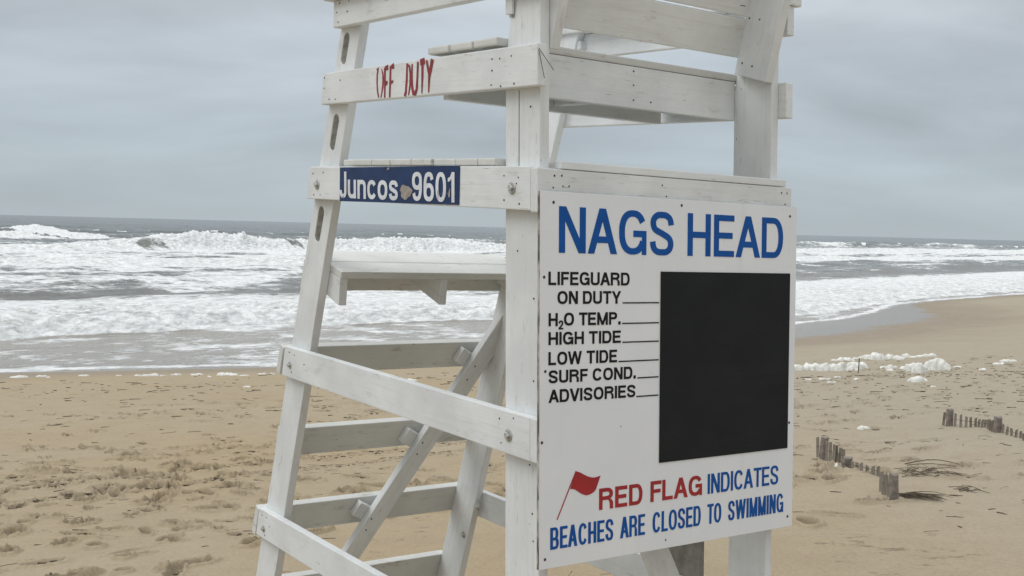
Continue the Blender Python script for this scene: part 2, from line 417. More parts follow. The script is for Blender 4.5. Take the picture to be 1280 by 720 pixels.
# ---- sea
dep2 = np.concatenate([np.arange(230, 150, -.55), np.arange(150, 60, -.27), np.arange(60, 8, -.15), np.arange(8, .5, -.3)])
r_sea = np.concatenate([3.9 * 1449 / dep2, [13000, 18000]])
a_sea = angles(900, 30, 80)
def sea_fields(X, Y):
    t, q0 = coast(X, Y); eq = edge_q(t); q = q0
    wob = 1.6 * fbm(t / 16, q / 60, 2, .5, 31); lw = fbm(t / 3.2, q / 9, 3, .5, 33)
    d = q - eq
    H = np.zeros_like(q); Fm = np.zeros_like(q); ag = np.zeros_like(q); thin = np.zeros_like(q)
    fine = fbm(t / .9, q / .7, 4, .6, 41); mid = fbm(t / 3.0, q / 2.2, 4, .55, 43)
    vf = fbm(t / .30, q / .26, 3, .6, 45)
    # spent swash: thin, brown-grey, with lacy lines
    H += .03 + .02 * np.clip(d, 0, 10) * .1
    ff = .46 + .22 * fbm(t / 4, q / 1.6, 5, .65, 47)
    ff += .24 * np.exp(-((d - .25 - .12 * lw) / .20) ** 2) + .09 * sstep(-.3, .3, fbm(t / 6, q / 6, 2, .5, 99)) * np.exp(-((d - 3.0 - 1.3 * lw - .6 * fbm(t / 7, q / 40, 2, .5, 46)) / .22) ** 2) 
    # first bore
    sh = np.interp(t, [-60, 5, 22, 30, 45, 60, 90, 200], [10.2, 10.2, 6.5, 2.2, .9, 1.6, 3, 3])
    hb = np.interp(t, [-60, -10, 6, 25, 40, 60, 200], [.55, .62, .55, .34, .22, .26, .3]) * (1 + .22 * fbm(t / 5, q * 0, 2, .5, 49))
    b = d - sh + eq * np.interp(t, [-60, 10, 30, 200], [1, 1, 0, 0]) * 1.0 - wob * .8 - .55 * lw
    wd = np.interp(t, [-60, 10, 40, 200], [13, 13, 15, 17])
    env = sstep(-.5, 1.0, b) * (1 - .85 * sstep(2.0, wd, b))
    H += hb * env; tail = sstep(-.35, .1, b)
    ff = ff * (1 - tail) + tail * (.96 - .42 * sstep(wd * .62, wd * 1.25, b + 1.5 * mid))
    agb = sstep(-.4, .3, b) * (1 - sstep(wd * .4, wd * .8, b)); ag = np.maximum(ag, agb)
    H += agb * hb * (.30 * fine + .26 * mid + .12 * vf)
    Fm = ff
    # dull trough and a low unbroken swell behind it
    w2 = 27 + wob * 1.5; s2 = .40 * np.exp(-((q - w2 - 5) / 2.6) ** 2) * sstep(-.25, .3, fbm(t / 20, q / 80, 2, .5, 53) + .15 * sstep(50, 80, t))
    H += s2
    zone = sstep(wd * .9, wd * 1.3, b)
    patch = fbm(t / 11, q / 5.5, 4, .55, 57)
    mid_foam = .535 + .30 * patch + .12 * fbm(t / 3.2, q / 1.5, 3, .55, 60) + .05 * fbm(t / 30, q / 18, 2, .5, 58)
    mid_foam -= .28 * np.exp(-((q - w2 - 1.2) / 3.4) ** 2) * sstep(-.35, .15, fbm(t / 17, q / 50, 2, .5, 59))
    mid_foam -= np.interp(t, [-60, 30, 60, 90, 160], [0, 0, .09, .13, .10]) * (q < 75)
    Fm = Fm * (1 - zone) + zone * mid_foam
    chop = .13 * fbm(t / 4.5, q / 2.2, 4, .55, 61) + .22 * fbm(t / 14, q / 6, 2, .5, 63)
    H += zone * chop * 1.5
    # outer bars: lines of big breakers
    for (qc, amp, ln, sd, thr, wide) in ((100, 2.0, 34, 71, -.30, 15), (62, .45, 20, 75, -.95, 9), (168, 1.3, 46, 77, .12, 17), (238, 1.7, 60, 81, .16, 18)):
        cw = qc + 9 * fbm(t / 45, t * 0, 2, .5, sd); br = fbm(t / ln, q / 200, 2, .5, sd + 1)
        A = amp * np.clip(.72 + .9 * br, .2, 1.3) * (1 + .12 * mid)
        broken = sstep(thr, thr + .30, fbm(t / (ln * .55), q / 60, 3, .6, sd + 2) + .16 * mid)
        if qc == 100:      # the main line of surf: plumes and clean faces where the photograph has them
            A = 1.55 * np.interp(t, [20, 38, 46, 52, 56, 60, 64, 68, 72, 76, 82, 90, 100, 112, 125, 170, 300], [.3, .35, .5, .7, .95, 1.1, 1.3, 1.4, 1.05, .9, .95, 1.15, 1.1, .8, .55, .6, .5]) * (1 + .08 * mid)
            brk = np.interp(t, [20, 41, 43, 46, 48, 53.2, 54.2, 57.8, 58.8, 74.3, 75, 76.6, 77.4, 300], [1, 1, .4, .4, .9, .85, .12, .12, 1, 1, .3, .3, 1, 1])
            broken = sstep(.3, .7, brk + .45 * mid)
        if qc == 238:      # one big cap far out on the left, little else
            A = A * .6 + .8 * np.exp(-((t - 106) / 6) ** 2); broken = np.maximum(broken * .6, sstep(.2, .5, np.exp(-((t - 106) / 7) ** 2) + .12 * mid))
        c = q - cw + 1.2 * mid * broken
        fwid = {100: 1.9, 62: 1.6, 168: 3.4, 238: 5.5}[qc]; k_ = fwid / 1.9
        prof = np.where(c < 0, np.exp(-(c / fwid) ** 2), np.exp(-(c / (wide * .42)) ** 2))
        H += A * prof
        foamf = broken * sstep(-7 * k_ - wide * .4, -1.5 * k_, c + 2.5 * mid) * (1 - sstep(.5 * k_, 4.5 * k_, c))
        Fm = np.maximum(Fm, Fm + (.98 - Fm) * foamf)
        face = (1 - broken) * np.exp(-((c + 1.3) / 1.9) ** 2)
        Fm -= (.15 if qc == 100 else .04) * face * sstep(.0, .35, br + .2); thin = np.maximum(thin, face * (.7 if qc == 100 else 0))
        lip = (1 - broken) * np.exp(-((c - .2) / .7) ** 2); Fm += .40 * lip * sstep(-.1, .2, lw)
        agk = foamf; ag = np.maximum(ag, agk * .8)
        H += agk * A * (.14 * np.abs(mid) * 2 + .26 * fine + .16 * vf) * sstep(-6, -1, c)
        # foam left inshore of the break
    off = sstep(112, 150, q + 14 * patch)
    sw = .55 * np.sin(2 * np.pi * (q + 7 * fbm(t / 60, q / 60, 2, .5, 83)) / 41) * fbm(t / 80, q / 90, 2, .5, 85) * 2 + .30 * fbm(t / 12, q / 6, 4, .55, 87)
    H += sstep(120, 190, q) * sw
    open_foam = .27 + .16 * fbm(t / 22, q / 7, 4, .6, 89) + .14 * np.clip(sw, 0, 1) - .06 * sstep(260, 420, q)
    left = 1 - sstep(-20, 80, t)
    open_foam += .17 * (1 - sstep(170, 235, q)) + .05 * left * (1 - sstep(200, 320, q))
    isb = Fm > .8
    Fm = np.where(isb, Fm, Fm * (1 - off) + open_foam * off)
    silt = 1 - sstep(6, 46, q - eq); silt = np.maximum(silt, .22 * (1 - sstep(40, 120, q)))
    # water drains away where the sand rises
    H = H * sstep(-.4, 1.5, d) + .012
    return t, q, d, H, Fm, silt, thin, ag
_cache = {}
def zsea(X, Y):
    f = sea_fields(X, Y); _cache['f'] = f; return f[3]
def sea_attrs(X, Y, Z):
    t, q, d, H, Fm, silt, thin, ag = _cache['f']
    return dict(foam=Fm, silt=silt, thin=thin, agitated=ag, sc=np.stack([t, q, Z], -1))
sea = polar_sheet('sea', r_sea, a_sea, zsea, sea_attrs, lambda X, Y: land_s(X, Y) < 2.5, SEA)
tag(sea, 'rough grey sea with white surf breaking on the beach', kind='structure')

# ------------------------------------------------------------------ lifeguard stand frame: u to the right along the sign, v towards the sea, w up
FO = np.array([0.0814192, 3.7390794, 0.1200147 + EYE])
FM = np.array([[0.8094748, -0.5865529, -0.0237891], [0.5870150, 0.8094399, -0.0071970], [-0.0128026, 0.0276176, 1.0009892]])
def W(p): return FO + FM @ np.asarray(p, float)
def prism(name, poly, vec, mat, parent, bevel=.004, along=None, holes=None):
    """board: polygon (u,v,w) pushed along vec; along = direction of the wood grain"""
    poly = [np.array(p, float) for p in poly]; vec = np.array(vec, float); n = len(poly)
    V = [W(p) for p in poly] + [W(p + vec) for p in poly]
    bm = bmesh.new(); vs = [bm.verts.new(v) for v in V]
    bm.faces.new(vs[:n]); bm.faces.new(vs[n:][::-1])
    for i in range(n):
        j = (i + 1) % n; bm.faces.new((vs[j], vs[i], vs[n + i], vs[n + j]))
    bmesh.ops.recalc_face_normals(bm, faces=bm.faces)
    if bevel: bmesh.ops.bevel(bm, geom=bm.edges[:], offset=bevel, segments=2, affect='EDGES', profile=.6)
    return finish(name, bm, mat, parent, along, poly, vec)
def finish(name, bm, mat, parent, along, poly, vec):
    P = np.array([list(v.co) for v in bm.verts]); faces = [[v.index for v in f.verts] for f in bm.faces]
    bm.verts.index_update()
    faces = [[v.index for v in f.verts] for f in bm.faces]; bm.free()
    if along is None:
        ds = [poly[(i + 1) % len(poly)] - poly[i] for i in range(len(poly))] + [vec]
        along = max(ds, key=lambda d: np.linalg.norm(d))
    a = FM @ np.array(along, float); a /= np.linalg.norm(a)
    b = np.cross(a, [0, 0, 1.0]);
    if np.linalg.norm(b) < .3: b = np.cross(a, FM[:, 0])
    b /= np.linalg.norm(b); c = np.cross(a, b)
    off = np.array([random.uniform(-20, 20) for _ in range(3)])
    gc = np.stack([P @ a, P @ b, P @ c], 1) + off
    return mesh_obj(name, P, faces, mat, parent, gc=gc)
def box(name, u, v, w, mat, parent, bevel=.004, along=None):
    return prism(name, [(u[0], v[0], w[0]), (u[0], v[1], w[0]), (u[0], v[1], w[1]), (u[0], v[0], w[1])], (u[1] - u[0], 0, 0), mat, parent, bevel, along)
def sideboard(name, u0, u1, poly, parent, mat=None, **k):
    return prism(name, [(u0, a, b) for a, b in poly], (u1 - u0, 0, 0), mat or PAINT, parent, **k)

gbase = W((.56, 1.1, -2.55)); gb = (gbase[0], gbase[1], gz(gbase[0], gbase[1]))
stand = empty('lifeguard_stand', gb); WORLD_LOC[stand.name] = gb
tag(stand, 'tall white wooden lifeguard stand with OFF DUTY painted in red on its side board', 'lifeguard stand')
WBOT = -2.95
UR = 1.128
# back posts (land side)
for u0 in (0.0, 1.090):
    sideboard('post', u0, u0 + .038, [(0, WBOT), (.190, WBOT), (.190, .43), (.175, .50), (.150, .62), (.105, 1.15), (0, 1.15)], stand, along=(0, 0, 1))
# thin check line where the post is pieced together
box('post_seam', (-.0012, .0005), (.112, .1140), (.079, .325), NAILM, stand, 0)
# raked front legs with hand slots, built as a filled outline with holes
def vrear(w): return 1.600 - .365 * w
def vfront(w): return 1.419 - .356 * w
def leg(u0, u1, slots):
    cu = bpy.data.curves.new('leg', 'CURVE'); cu.dimensions = '2D'; cu.fill_mode = 'BOTH'; cu.extrude = abs(u1 - u0) / 2 - .003
    cu.bevel_depth = .003; cu.bevel_resolution = 1
    def spl(pts):
        s = cu.splines.new('POLY'); s.points.add(len(pts) - 1); s.use_cyclic_u = True
        for i, (a, b) in enumerate(pts): s.points[i].co = (a, b, 0, 1)
    e = .003
    spl([(vfront(WBOT) + e, WBOT), (vrear(WBOT) - e, WBOT), (vrear(.755) - e, .755), (vfront(.755) + e, .755)])
    for (vc, wc, hl, hw) in slots:
        dv, dw = -.343, .939; pts = []
        for i in range(16):
            a = 2 * math.pi * i / 16; cx = math.cos(a) * hw; cy = math.sin(a) * hw + (hl - hw) * (1 if math.sin(a) >= 0 else -1)
            pts.append((vc + cy * dv + cx * dw, wc + cy * dw - cx * dv))
        spl(pts)
    o = bpy.data.objects.new('t', cu); C.objects.link(o); bpy.context.view_layer.update()
    me = o.to_mesh(); P = np.array([list(v.co) for v in me.vertices]); fs = [list(p.vertices) for p in me.polygons]
    o.to_mesh_clear(); bpy.data.objects.remove(o)
    uvw = np.stack([(u0 + u1) / 2 + P[:, 2], P[:, 0], P[:, 1]], 1)
    Wd = np.array([W(p) for p in uvw]); gc = np.stack([P[:, 1] * .94 - P[:, 0] * .34, P[:, 0] * .94 + P[:, 1] * .34, P[:, 2]], 1) + random.uniform(-9, 9)
    o = mesh_obj('leg', Wd, fs, PAINT, stand, gc=gc); o.data.materials.append(GREYW)
    for p_, f_ in zip(o.data.polygons, fs):
        c = P[f_].mean(0)
        if abs((P[f_][:, 2]).max() - (P[f_][:, 2]).min()) > .02 and any(math.hypot(c[0] - a, c[1] - b) < .1 and vfront(c[1]) + .02 < c[0] < vrear(c[1]) - .02 for a, b, _, _ in slots): p_.material_index = 1
    return o
SL = [(1.330, .560, .070, .028), (1.432, .220, .082, .028), (1.578, -.170, .084, .029)]
leg(0, .038, SL); leg(1.090, 1.128, SL)
# painted-grey wells behind the slots
# side boards, left (camera side) and right
def pair(name, poly, mat=None):
    a = sideboard(name, -.038, -.0005, poly, stand, mat); sideboard(name, UR + .0005, UR + .038, poly, stand, mat); return a
sb_seat = pair('seat_side_board', [(-.038, .330), (1.475, .333), (1.452, .462), (-.036, .463)])
sb_deck = pair('deck_side_board', [(0, -.065), (1.622, -.063), (1.583, .074), (0, .077)])
sb_mid = pair('middle_side_board', [(0, -.876), (1.895, -.871), (1.857, -.732), (0, -.733)])
sb_low = pair('lower_side_board', [(0, -1.686), (2.205, -1.686), (2.165, -1.548), (0, -1.540)])
sb_bot = pair('bottom_side_board', [(0, -2.49), (2.50, -2.49), (2.45, -2.35), (0, -2.35)])
pair('arm_side_board', [(-.038, .637), (1.360, .641), (1.352, .747), (-.038, .747)])
for a, b in ((-.072, .055), (UR - .055, UR + .072)):
    box('armrest', (a, b), (-.045, 1.385), (.748, .786), PAINT, stand, .006)
box('armrest_block', (1.095, 1.128), (1.20, 1.395), (.700, .747), PAINT, stand)
box('cleat', (-.012, -.0005), (.138, .176), (.574, .746), PAINT, stand)
box('cleat', (UR + .0005, UR + .012), (.138, .176), (.574, .746), PAINT, stand)
# land-side rails
box('front_rail', (-.038, 1.166), (-.038, -.0005), (-.070, .072), PAINT, stand)
box('front_rail', (-.038, 1.166), (-.038, -.0005), (-.876, -.732), PAINT, stand)
box('front_rail', (-.038, 1.166), (-.038, -.0005), (-2.49, -2.35), PAINT, stand)
box('rail_cap', (.058, 1.132), (-.040, -.001), (.0735, .099), PAINT, stand, .003)
# seat
box('seat_back_rail', (.0385, 1.0895), (.186, .224), (.322, .472), PAINT, stand)
box('seat_front_rail', (.0385, 1.0895), (.60, .638), (.322, .462), PAINT, stand)
box('seat_joist', (.52, .558), (.225, .599), (.345, .472), PAINT, stand)
for a, b in ((.186, .323), (.335, .470), (.482, .619)):
    box('seat_slat', (-.040, 1.168), (a, b), (.4735, .5015), PAINT_OLD, stand, .007)
# backrest leaning to landward
def back(v_, w_): return v_ - .288 * (w_ - .489)
for u0 in (.0390, 1.052):
    prism('backrest_upright', [(u0, .157, .497), (u0, -.003, .456), (u0, -.195, 1.12), (u0, -.02, 1.12)], (.0375, 0, 0), PAINT, stand)
for w0, w1 in ((.556, .698), (.705, .847), (.856, .998)):
    v0, v1 = .1575 - .292 * (w0 - .489), .1575 - .292 * (w1 - .489)
    prism('backrest_board', [(.0, v0, w0), (.0, v1, w1), (.0, v1 + .036, w1 + .011), (.0, v0 + .036, w0 + .011)], (1.128, 0, 0), PAINT, stand)
# deck planks
db = [.200, .308, .452, .598, .742, .898, 1.042, 1.186, 1.296]
for i in range(len(db) - 1):
    box('deck_plank', (-.034 + random.uniform(-.006, .006), 1.162 + random.uniform(-.006, .006)), (db[i] + .003, db[i + 1] - .003), (.0785, .1035), PAINT_OLD, stand, .005)
# sea-side rungs
def rung(w0, w1, mat=None, ends=(-.038, 1.166)):
    d = (.0360, .0135)
    return prism('rung', [(ends[0], vrear(w0) + .001, w0), (ends[0], vrear(w1) + .001, w1), (ends[0], vrear(w1) + d[0], w1 + d[1]), (ends[0], vrear(w0) + d[0], w0 + d[1])], (ends[1] - ends[0], 0, 0), mat or PAINT_OLD, stand)
for w1, w0 in ((-.345, -.475), (-.742, -.872), (-1.150, -1.288), (-1.555, -1.698), (-1.966, -2.106), (-2.37, -2.51)):
    rung(w0, w1, None, (-.038, 1.166) if w1 in (-.742, -1.555, -2.37) else (.016, 1.112))
# tilted foot shelf on three brackets
def shelf(v): return -.366 + (v - 1.447) * .228
for a, b in ((1.447, 1.600), (1.604, 1.775)):
    prism('shelf_plank', [(.0385, a, shelf(a)), (.0385, b, shelf(b)), (.0385, b + .007, shelf(b) - .030), (.0385, a + .007, shelf(a) - .030)], (1.051, 0, 0), PAINT_OLD, stand)
for u0 in (.0390, .548, 1.0515):
    prism('shelf_bracket', [(u0, 1.462, shelf(1.462) - .032), (u0, 1.715, shelf(1.715) - .034), (u0, 1.735, -.430), (u0, 1.478, -.514)], (.0375, 0, 0), PAINT, stand)
# diagonal brace on the inside of the rungs, with its spacer blocks
def lp(u, w, off): return (u, vrear(w) + off, w)
def lpoly(name, pts, o0, o1, mat=None):
    return prism(name, [lp(u, w, o0) for u, w in pts], (0, (o1 - o0) * .94, (o1 - o0) * .34), mat or PAINT, stand)
bd = np.array([.466, .885]); bn = np.array([.885, -.466])
pA = np.array([1.120, -.536]); pB = np.array([.035, -2.596])
lpoly('brace', [pA, pB, pB + bn * .098, pA + bn * .098], -.080, -.042)
for (u, w) in ((.890, -.838), (.662, -1.258), (.462, -1.643)):
    p = np.array([u, w]) ; q = p + bd * .077
    lpoly('brace_block', [p, q, q + bn * .13, p + bn * .13], -.040, -.002)
# brace behind the sign on the land side and a dark board on the right side
cA = np.array([.12, -.20]); cB = np.array([1.06, -1.99]); cd = (cB - cA) / np.linalg.norm(cB - cA); cn = np.array([-cd[1], cd[0]])
prism('brace', [(p[0], .192, p[1]) for p in (cA - cn * .055, cB - cn * .055, cB + cn * .055, cA + cn * .055)], (0, .038, 0), PAINT, stand)
box('side_panel_board', (1.068, 1.0895), (.322, .62), (-1.535, -.88), DARKW, stand, .002)
# umbrella clamp
cl_ = box('umbrella_clamp', (1.098, 1.130), (1.145, 1.20), (.675, .715), PAINT, stand, .005)
def cyl(name, c0, c1, r, mat, parent, n=10):
    c0, c1 = np.array(c0, float), np.array(c1, float); d = c1 - c0; d /= np.linalg.norm(d)
    a = np.cross(d, [0, 0, 1.]);
    if np.linalg.norm(a) < .1: a = np.cross(d, [1., 0, 0])
    a /= np.linalg.norm(a); b = np.cross(d, a); V = []; Fc = []
    for c, rad in ((c0, r), (c1 - d * min(r * .3, .002), r), (c1, r * .75)):
        V += [c + rad * (a * math.cos(2 * math.pi * i / n) + b * math.sin(2 * math.pi * i / n)) for i in range(n)]
    for k in range(2):
        for i in range(n):
            j = (i + 1) % n; Fc.append((k * n + i, k * n + j, (k + 1) * n + j, (k + 1) * n + i))
    Fc.append(list(range(2 * n, 3 * n))); Fc.append(list(range(n))[::-1])
    return mesh_obj(name, V, Fc, mat, parent)
cyl('clamp_bolt', W((1.114, 1.172, .60)), W((1.114, 1.172, .685)), .004, BOLTM, cl_)
# bolts with washers
def bolt(parent, p, ax, r=.013):
    p = np.array(p, float); a = {'u': (-1, 0, 0), 'v': (0, -1, 0)}[ax]; a = np.array(a, float)
    w_ = cyl('bolt', W(p), W(p + a * .0025), r * 1.7, BOLTM, parent, 14)
    V = []; n = 6
    cyl('bolt', W(p + a * .0027), W(p + a * .012), r * .95, BOLTM, parent, 6)
bolt(sb_deck, (-.0385, 1.517, -.002), 'u'); bolt(sb_deck, (-.0385, .100, .006), 'u')
bolt(sb_mid, (-.0385, 1.806, -.812), 'u', .010); bolt(sb_mid, (-.0385, .118, -.812), 'u')
bolt(sb_low, (-.0385, 2.116, -1.636), 'u', .010); bolt(sb_low, (-.0385, .12, -1.61), 'u')
for (v_, w_) in ((1.985, -1.62), (2.12, -1.80)): bolt(stand, (1.0895, v_ - .02, w_), 'u', .012)
# nail and screw heads
def nails(parent, pts, u=None, v=None, r=.0034):
    for p in pts:
        q = (u, p[0], p[1]) if u is not None else (p[0], v, p[1]); a = np.array((-.0012, 0, 0) if u is not None else (0, -.0012, 0))
        cyl('nail', W(np.array(q) + a * -.5), W(np.array(q) + a), r * random.uniform(.8, 1.15), NAILM, parent, 7)
nails(sb_seat, [(1.44, .443), (1.40, .352), (1.30, .425), (.215, .43), (.17, .428), (.105, .432), (.215, .392), (.22, .345), (.165, .330 + .008), (.09, .342), (1.445, .40), (1.345, .35)], u=-.0385)
nails(sb_deck, [(1.555, .045), (1.55, -.045), (1.49, -.045), (.145, .045), (.065, .04), (.145, -.035), (.06, -.045), (.075, .02), (1.46, .05)], u=-.0385)
nails(sb_mid, [(1.81, -.755), (1.79, -.842), (1.76, -.762), (.17, -.765), (.09, -.75), (.16, -.845), (1.66, -.79)], u=-.0385)
nails(sb_low, [(2.13, -1.575), (2.08, -1.575), (2.10, -1.665), (2.05, -1.61)], u=-.0385)
nails([o for o in stand.children if o.name.startswith('front_rail')][0], [(.03, .05), (.06, .052), (.065, .018), (.09, .02), (.50, .045), (.52, .008), (1.11, .05), (1.13, .008), (1.14, .05), (.025, .012)], v=-.0385)
nails([o for o in stand.children if o.name == 'seat_back_rail'][0], [(.565, .455), (.565, .405), (.565, .352), (.65, .352)], v=.1855)
nails([o for o in stand.children if o.name.startswith('post')][0], [(.05, .27), (.12, -.2), (.03, -.35), (.03, -.62), (.05, -.9), (.035, -1.06), (.03, -1.15)], u=-.0008)
arm0 = [o for o in stand.children if o.name == 'arm_side_board'][0]
nails(arm0, [(1.30, .735), (1.325, .70), (1.22, .735), (1.235, .695), (1.315, .66)], u=-.0385, r=.004)
up = [o for o in stand.children if o.name.startswith('backrest_upright')][1]
nails(up, [(.115, .535), (.065, .52), (.08, .70), (.03, .69)], u=1.0515, r=.004)
br = [o for o in stand.children if o.name == 'brace'][0]
for (u, w) in ((.955, -.86), (.925, -.93), (.735, -1.26), (.715, -1.32), (.52, -1.66), (.50, -1.72)):
    p = np.array(lp(u + .03, w, -.081)); cyl('nail', W(p), W(p + np.array((0, -.0015, 0))), .0045, NAILM, br, 7)
for c0, c1 in (((-.036, -.040, .446), (.012, -.055, .381)), ((-.036, -.040, .440), (-.021, -.05, .353))):
    cyl('wire', W(c0), W(c1), .0011, NAILM, stand, 5)

# ------------------------------------------------------------------ lettering (flat cut letters a millimetre proud)
def _strip(A, B, closed=False):
    return (A, B, closed)
def _line(x0, y0, x1, y1):            # axis-aligned block
    return _strip([(x0, y0), (x1, y0)], [(x0, y1), (x1, y1)])
def _diag(xa, ya, xb, yb, th):        # leaning stem with level ends, th wide across
    return _strip([(xa, ya), (xb, yb)], [(xa + th, ya), (xb + th, yb)])
def _se(a, e=2.35):
    c, s_ = math.cos(a), math.sin(a)
    return math.copysign(abs(c) ** (2 / e), c), math.copysign(abs(s_) ** (2 / e), s_)
def _ring(x0, y0, x1, y1, t, th, a0=0., a1=360., n=30):
    cx, cy, rx, ry = (x0 + x1) / 2, (y0 + y1) / 2, (x1 - x0) / 2, (y1 - y0) / 2; A, B = [], []
    full = abs(a1 - a0) >= 360
    for i in range(n if full else n + 1):
        p = _se(math.radians(a0 + (a1 - a0) * i / n)); A.append((cx + rx * p[0], cy + ry * p[1])); B.append((cx + (rx - t) * p[0], cy + (ry - th) * p[1]))
    return _strip(A, B, full)
def _spl(pts, w, h, t, th, k=4):      # smooth band along a centre line given in the inset box
    P = [np.array((t / 2 + x * (w - t), th / 2 + y * (h - th))) for x, y in pts]; Q = []
    for i in range(len(P) - 1):
        p0, p1, p2, p3 = P[max(i - 1, 0)], P[i], P[i + 1], P[min(i + 2, len(P) - 1)]
        for j in range(k):
            u = j / k; Q.append(.5 * ((2 * p1) + (p2 - p0) * u + (2 * p0 - 5 * p1 + 4 * p2 - p3) * u * u + (3 * p1 - p0 - 3 * p2 + p3) * u ** 3))
    Q.append(P[-1]); A, B = [], []
    for i, q in enumerate(Q):
        d = Q[min(i + 1, len(Q) - 1)] - Q[max(i - 1, 0)]; d /= np.linalg.norm(d); n = np.array((-d[1], d[0])); hw = math.hypot(n[0] * t, n[1] * th) / 2
        A.append(tuple(q + n * hw)); B.append(tuple(q - n * hw))
    return _strip(A, B)
def _bowl(x0, y0, x1, y1, t, th):     # D-shaped right half from x0
    cx = x0 + (x1 - x0) * .42; cy = (y0 + y1) / 2; rx, ry = x1 - cx, (y1 - y0) / 2; A, B = [(x0, y1)], [(x0, y1 - th)]
    for i in range(17):
        p = _se(math.radians(90 - 180 * i / 16), 2.2); A.append((cx + rx * p[0], cy + ry * p[1])); B.append((cx + (rx - t) * p[0], cy + (ry - th) * p[1]))
    return _strip(A + [(x0, y0)], B + [(x0, y0 + th)])
_S = [(1, .735), (.94, .89), (.74, .985), (.5, 1), (.25, .985), (.06, .88), (.03, .74), (.13, .61), (.38, .535), (.62, .47), (.88, .38), (.98, .25), (.93, .10), (.74, .012), (.5, 0), (.25, .015), (.06, .11), (0, .28)]
_W = dict(A=.98, B=.88, C=.92, D=.88, E=.78, F=.73, G=.95, H=.86, I=0, L=.72, M=1.06, N=.86, O=.96, P=.82, R=.90, S=.86, T=.82, U=.86, V=.94, W=1.36, Y=.92, J=.60, u=.70, n=.70, c=.72, o=.76, s=.68)
_W.update({'.': 0, '2': .72, '9': .72, '6': .72, '0': .72, '1': .44})
def glyph(ch, w, h, t):
    th = t * .86; dt = t * 1.10; m = h * .5; x = h * .70
    V = lambda a: _line(a, 0, a + t, h)
    if ch == 'I': return [V(0)]
    if ch == '.': return [_line(0, 0, t * 1.1, t * 1.2)]
    if ch == 'L': return [V(0), _line(t, 0, w, th)]
    if ch in 'EF':
        r = [V(0), _line(t, h - th, w, h), _line(t, m - th * .45, w * .92, m + th * .55)]
        return r + ([_line(t, 0, w, th)] if ch == 'E' else [])
    if ch == 'H': return [V(0), V(w - t), _line(t, m - th / 2, w - t, m + th / 2)]
    if ch == 'T': return [_line(0, h - th, w, h), _line(w / 2 - t / 2, 0, w / 2 + t / 2, h - th)]
    if ch == 'N': return [V(0), V(w - t), _diag(0, h, w - dt * 1.05, 0, dt * 1.05)]
    if ch == 'M': return [V(0), V(w - t), _diag(0, h, w / 2 - t * .5, 0, t), _diag(w - t, h, w / 2 - t * .5, 0, t)]
    if ch == 'V': return [_diag(0, h, w / 2 - dt / 2, 0, dt), _diag(w - dt, h, w / 2 - dt / 2, 0, dt)]
    if ch == 'W':
        q = w / 4; b = t * .98
        return [_diag(0, h, q - b / 2 + .02 * w, 0, b), _diag(2 * q - b / 2, h, q - b / 2 + .02 * w, 0, b), _diag(2 * q - b / 2, h, 3 * q - b / 2 - .02 * w, 0, b), _diag(w - b, h, 3 * q - b / 2 - .02 * w, 0, b)]
    if ch == 'A': return [_diag(0, 0, w / 2 - dt / 2, h, dt), _diag(w - dt, 0, w / 2 - dt / 2, h, dt), _line(w * .22, h * .24, w * .78, h * .24 + th)]
    if ch == 'Y': return [_diag(0, h, w / 2 - dt / 2, h * .38, dt), _diag(w - dt, h, w / 2 - dt / 2, h * .38, dt), _line(w / 2 - t / 2, 0, w / 2 + t / 2, h * .42)]
    if ch in 'O0': return [_ring(0, 0, w, h, t, th)]
    if ch == 'o': return [_ring(0, 0, w, x, t, th)]
    if ch == 'C': return [_ring(0, 0, w, h, t, th, 30, 330)]
    if ch == 'c': return [_ring(0, 0, w, x, t, th, 32, 328)]
    if ch == 'G': return [_ring(0, 0, w, h, t, th, 30, 335), _line(w * .52, h * .40, w, h * .40 + th), _line(w - t * .8, 0, w, h * .42)]
    if ch == 'D': return [V(0), _bowl(t, 0, w, h, t, th)]
    if ch == 'P': return [V(0), _bowl(t, h * .42, w, h, t, th)]
    if ch == 'B': return [V(0), _bowl(t, 0, w, h * .54, t, th), _bowl(t, h * .54 - th, w * .94, h, t, th)]
    if ch == 'R': return [V(0), _bowl(t, h * .44, w * .97, h, t, th), _strip([(w * .52, h * .47), (w * .70, h * .40), (w - t * 1.05, h * .26), (w - t, 0)], [(w * .60, h * .49), (w * .86, h * .45), (w - t * .10, h * .32), (w, 0)])]
    if ch == 'S': return [_spl(_S, w, h, t, th, 3)]
    if ch == 's': return [_spl(_S, w, x, t, th, 3)]
    if ch == 'U': return [_strip([(0, h)] + [((w / 2) + (w / 2) * _se(math.radians(a))[0], h * .30 + h * .30 * _se(math.radians(a))[1]) for a in range(180, 361, 12)] + [(w, h)],
                                 [(t, h)] + [((w / 2) + (w / 2 - t) * _se(math.radians(a))[0], h * .30 + (h * .30 - th) * _se(math.radians(a))[1]) for a in range(180, 361, 12)] + [(w - t, h)])]
    if ch == 'u': return [_strip([(0, x)] + [((w / 2) + (w / 2) * _se(math.radians(a))[0], x * .38 + x * .38 * _se(math.radians(a))[1]) for a in range(180, 361, 12)],
                                 [(t, x)] + [((w / 2) + (w / 2 - t) * _se(math.radians(a))[0], x * .38 + (x * .38 - th) * _se(math.radians(a))[1]) for a in range(180, 361, 12)]), _line(w - t, 0, w, x)]
    if ch == 'n': return [([(w - a, x - b) for a, b in A], [(w - a, x - b) for a, b in B], c) for A, B, c in glyph('u', w, h, t)]
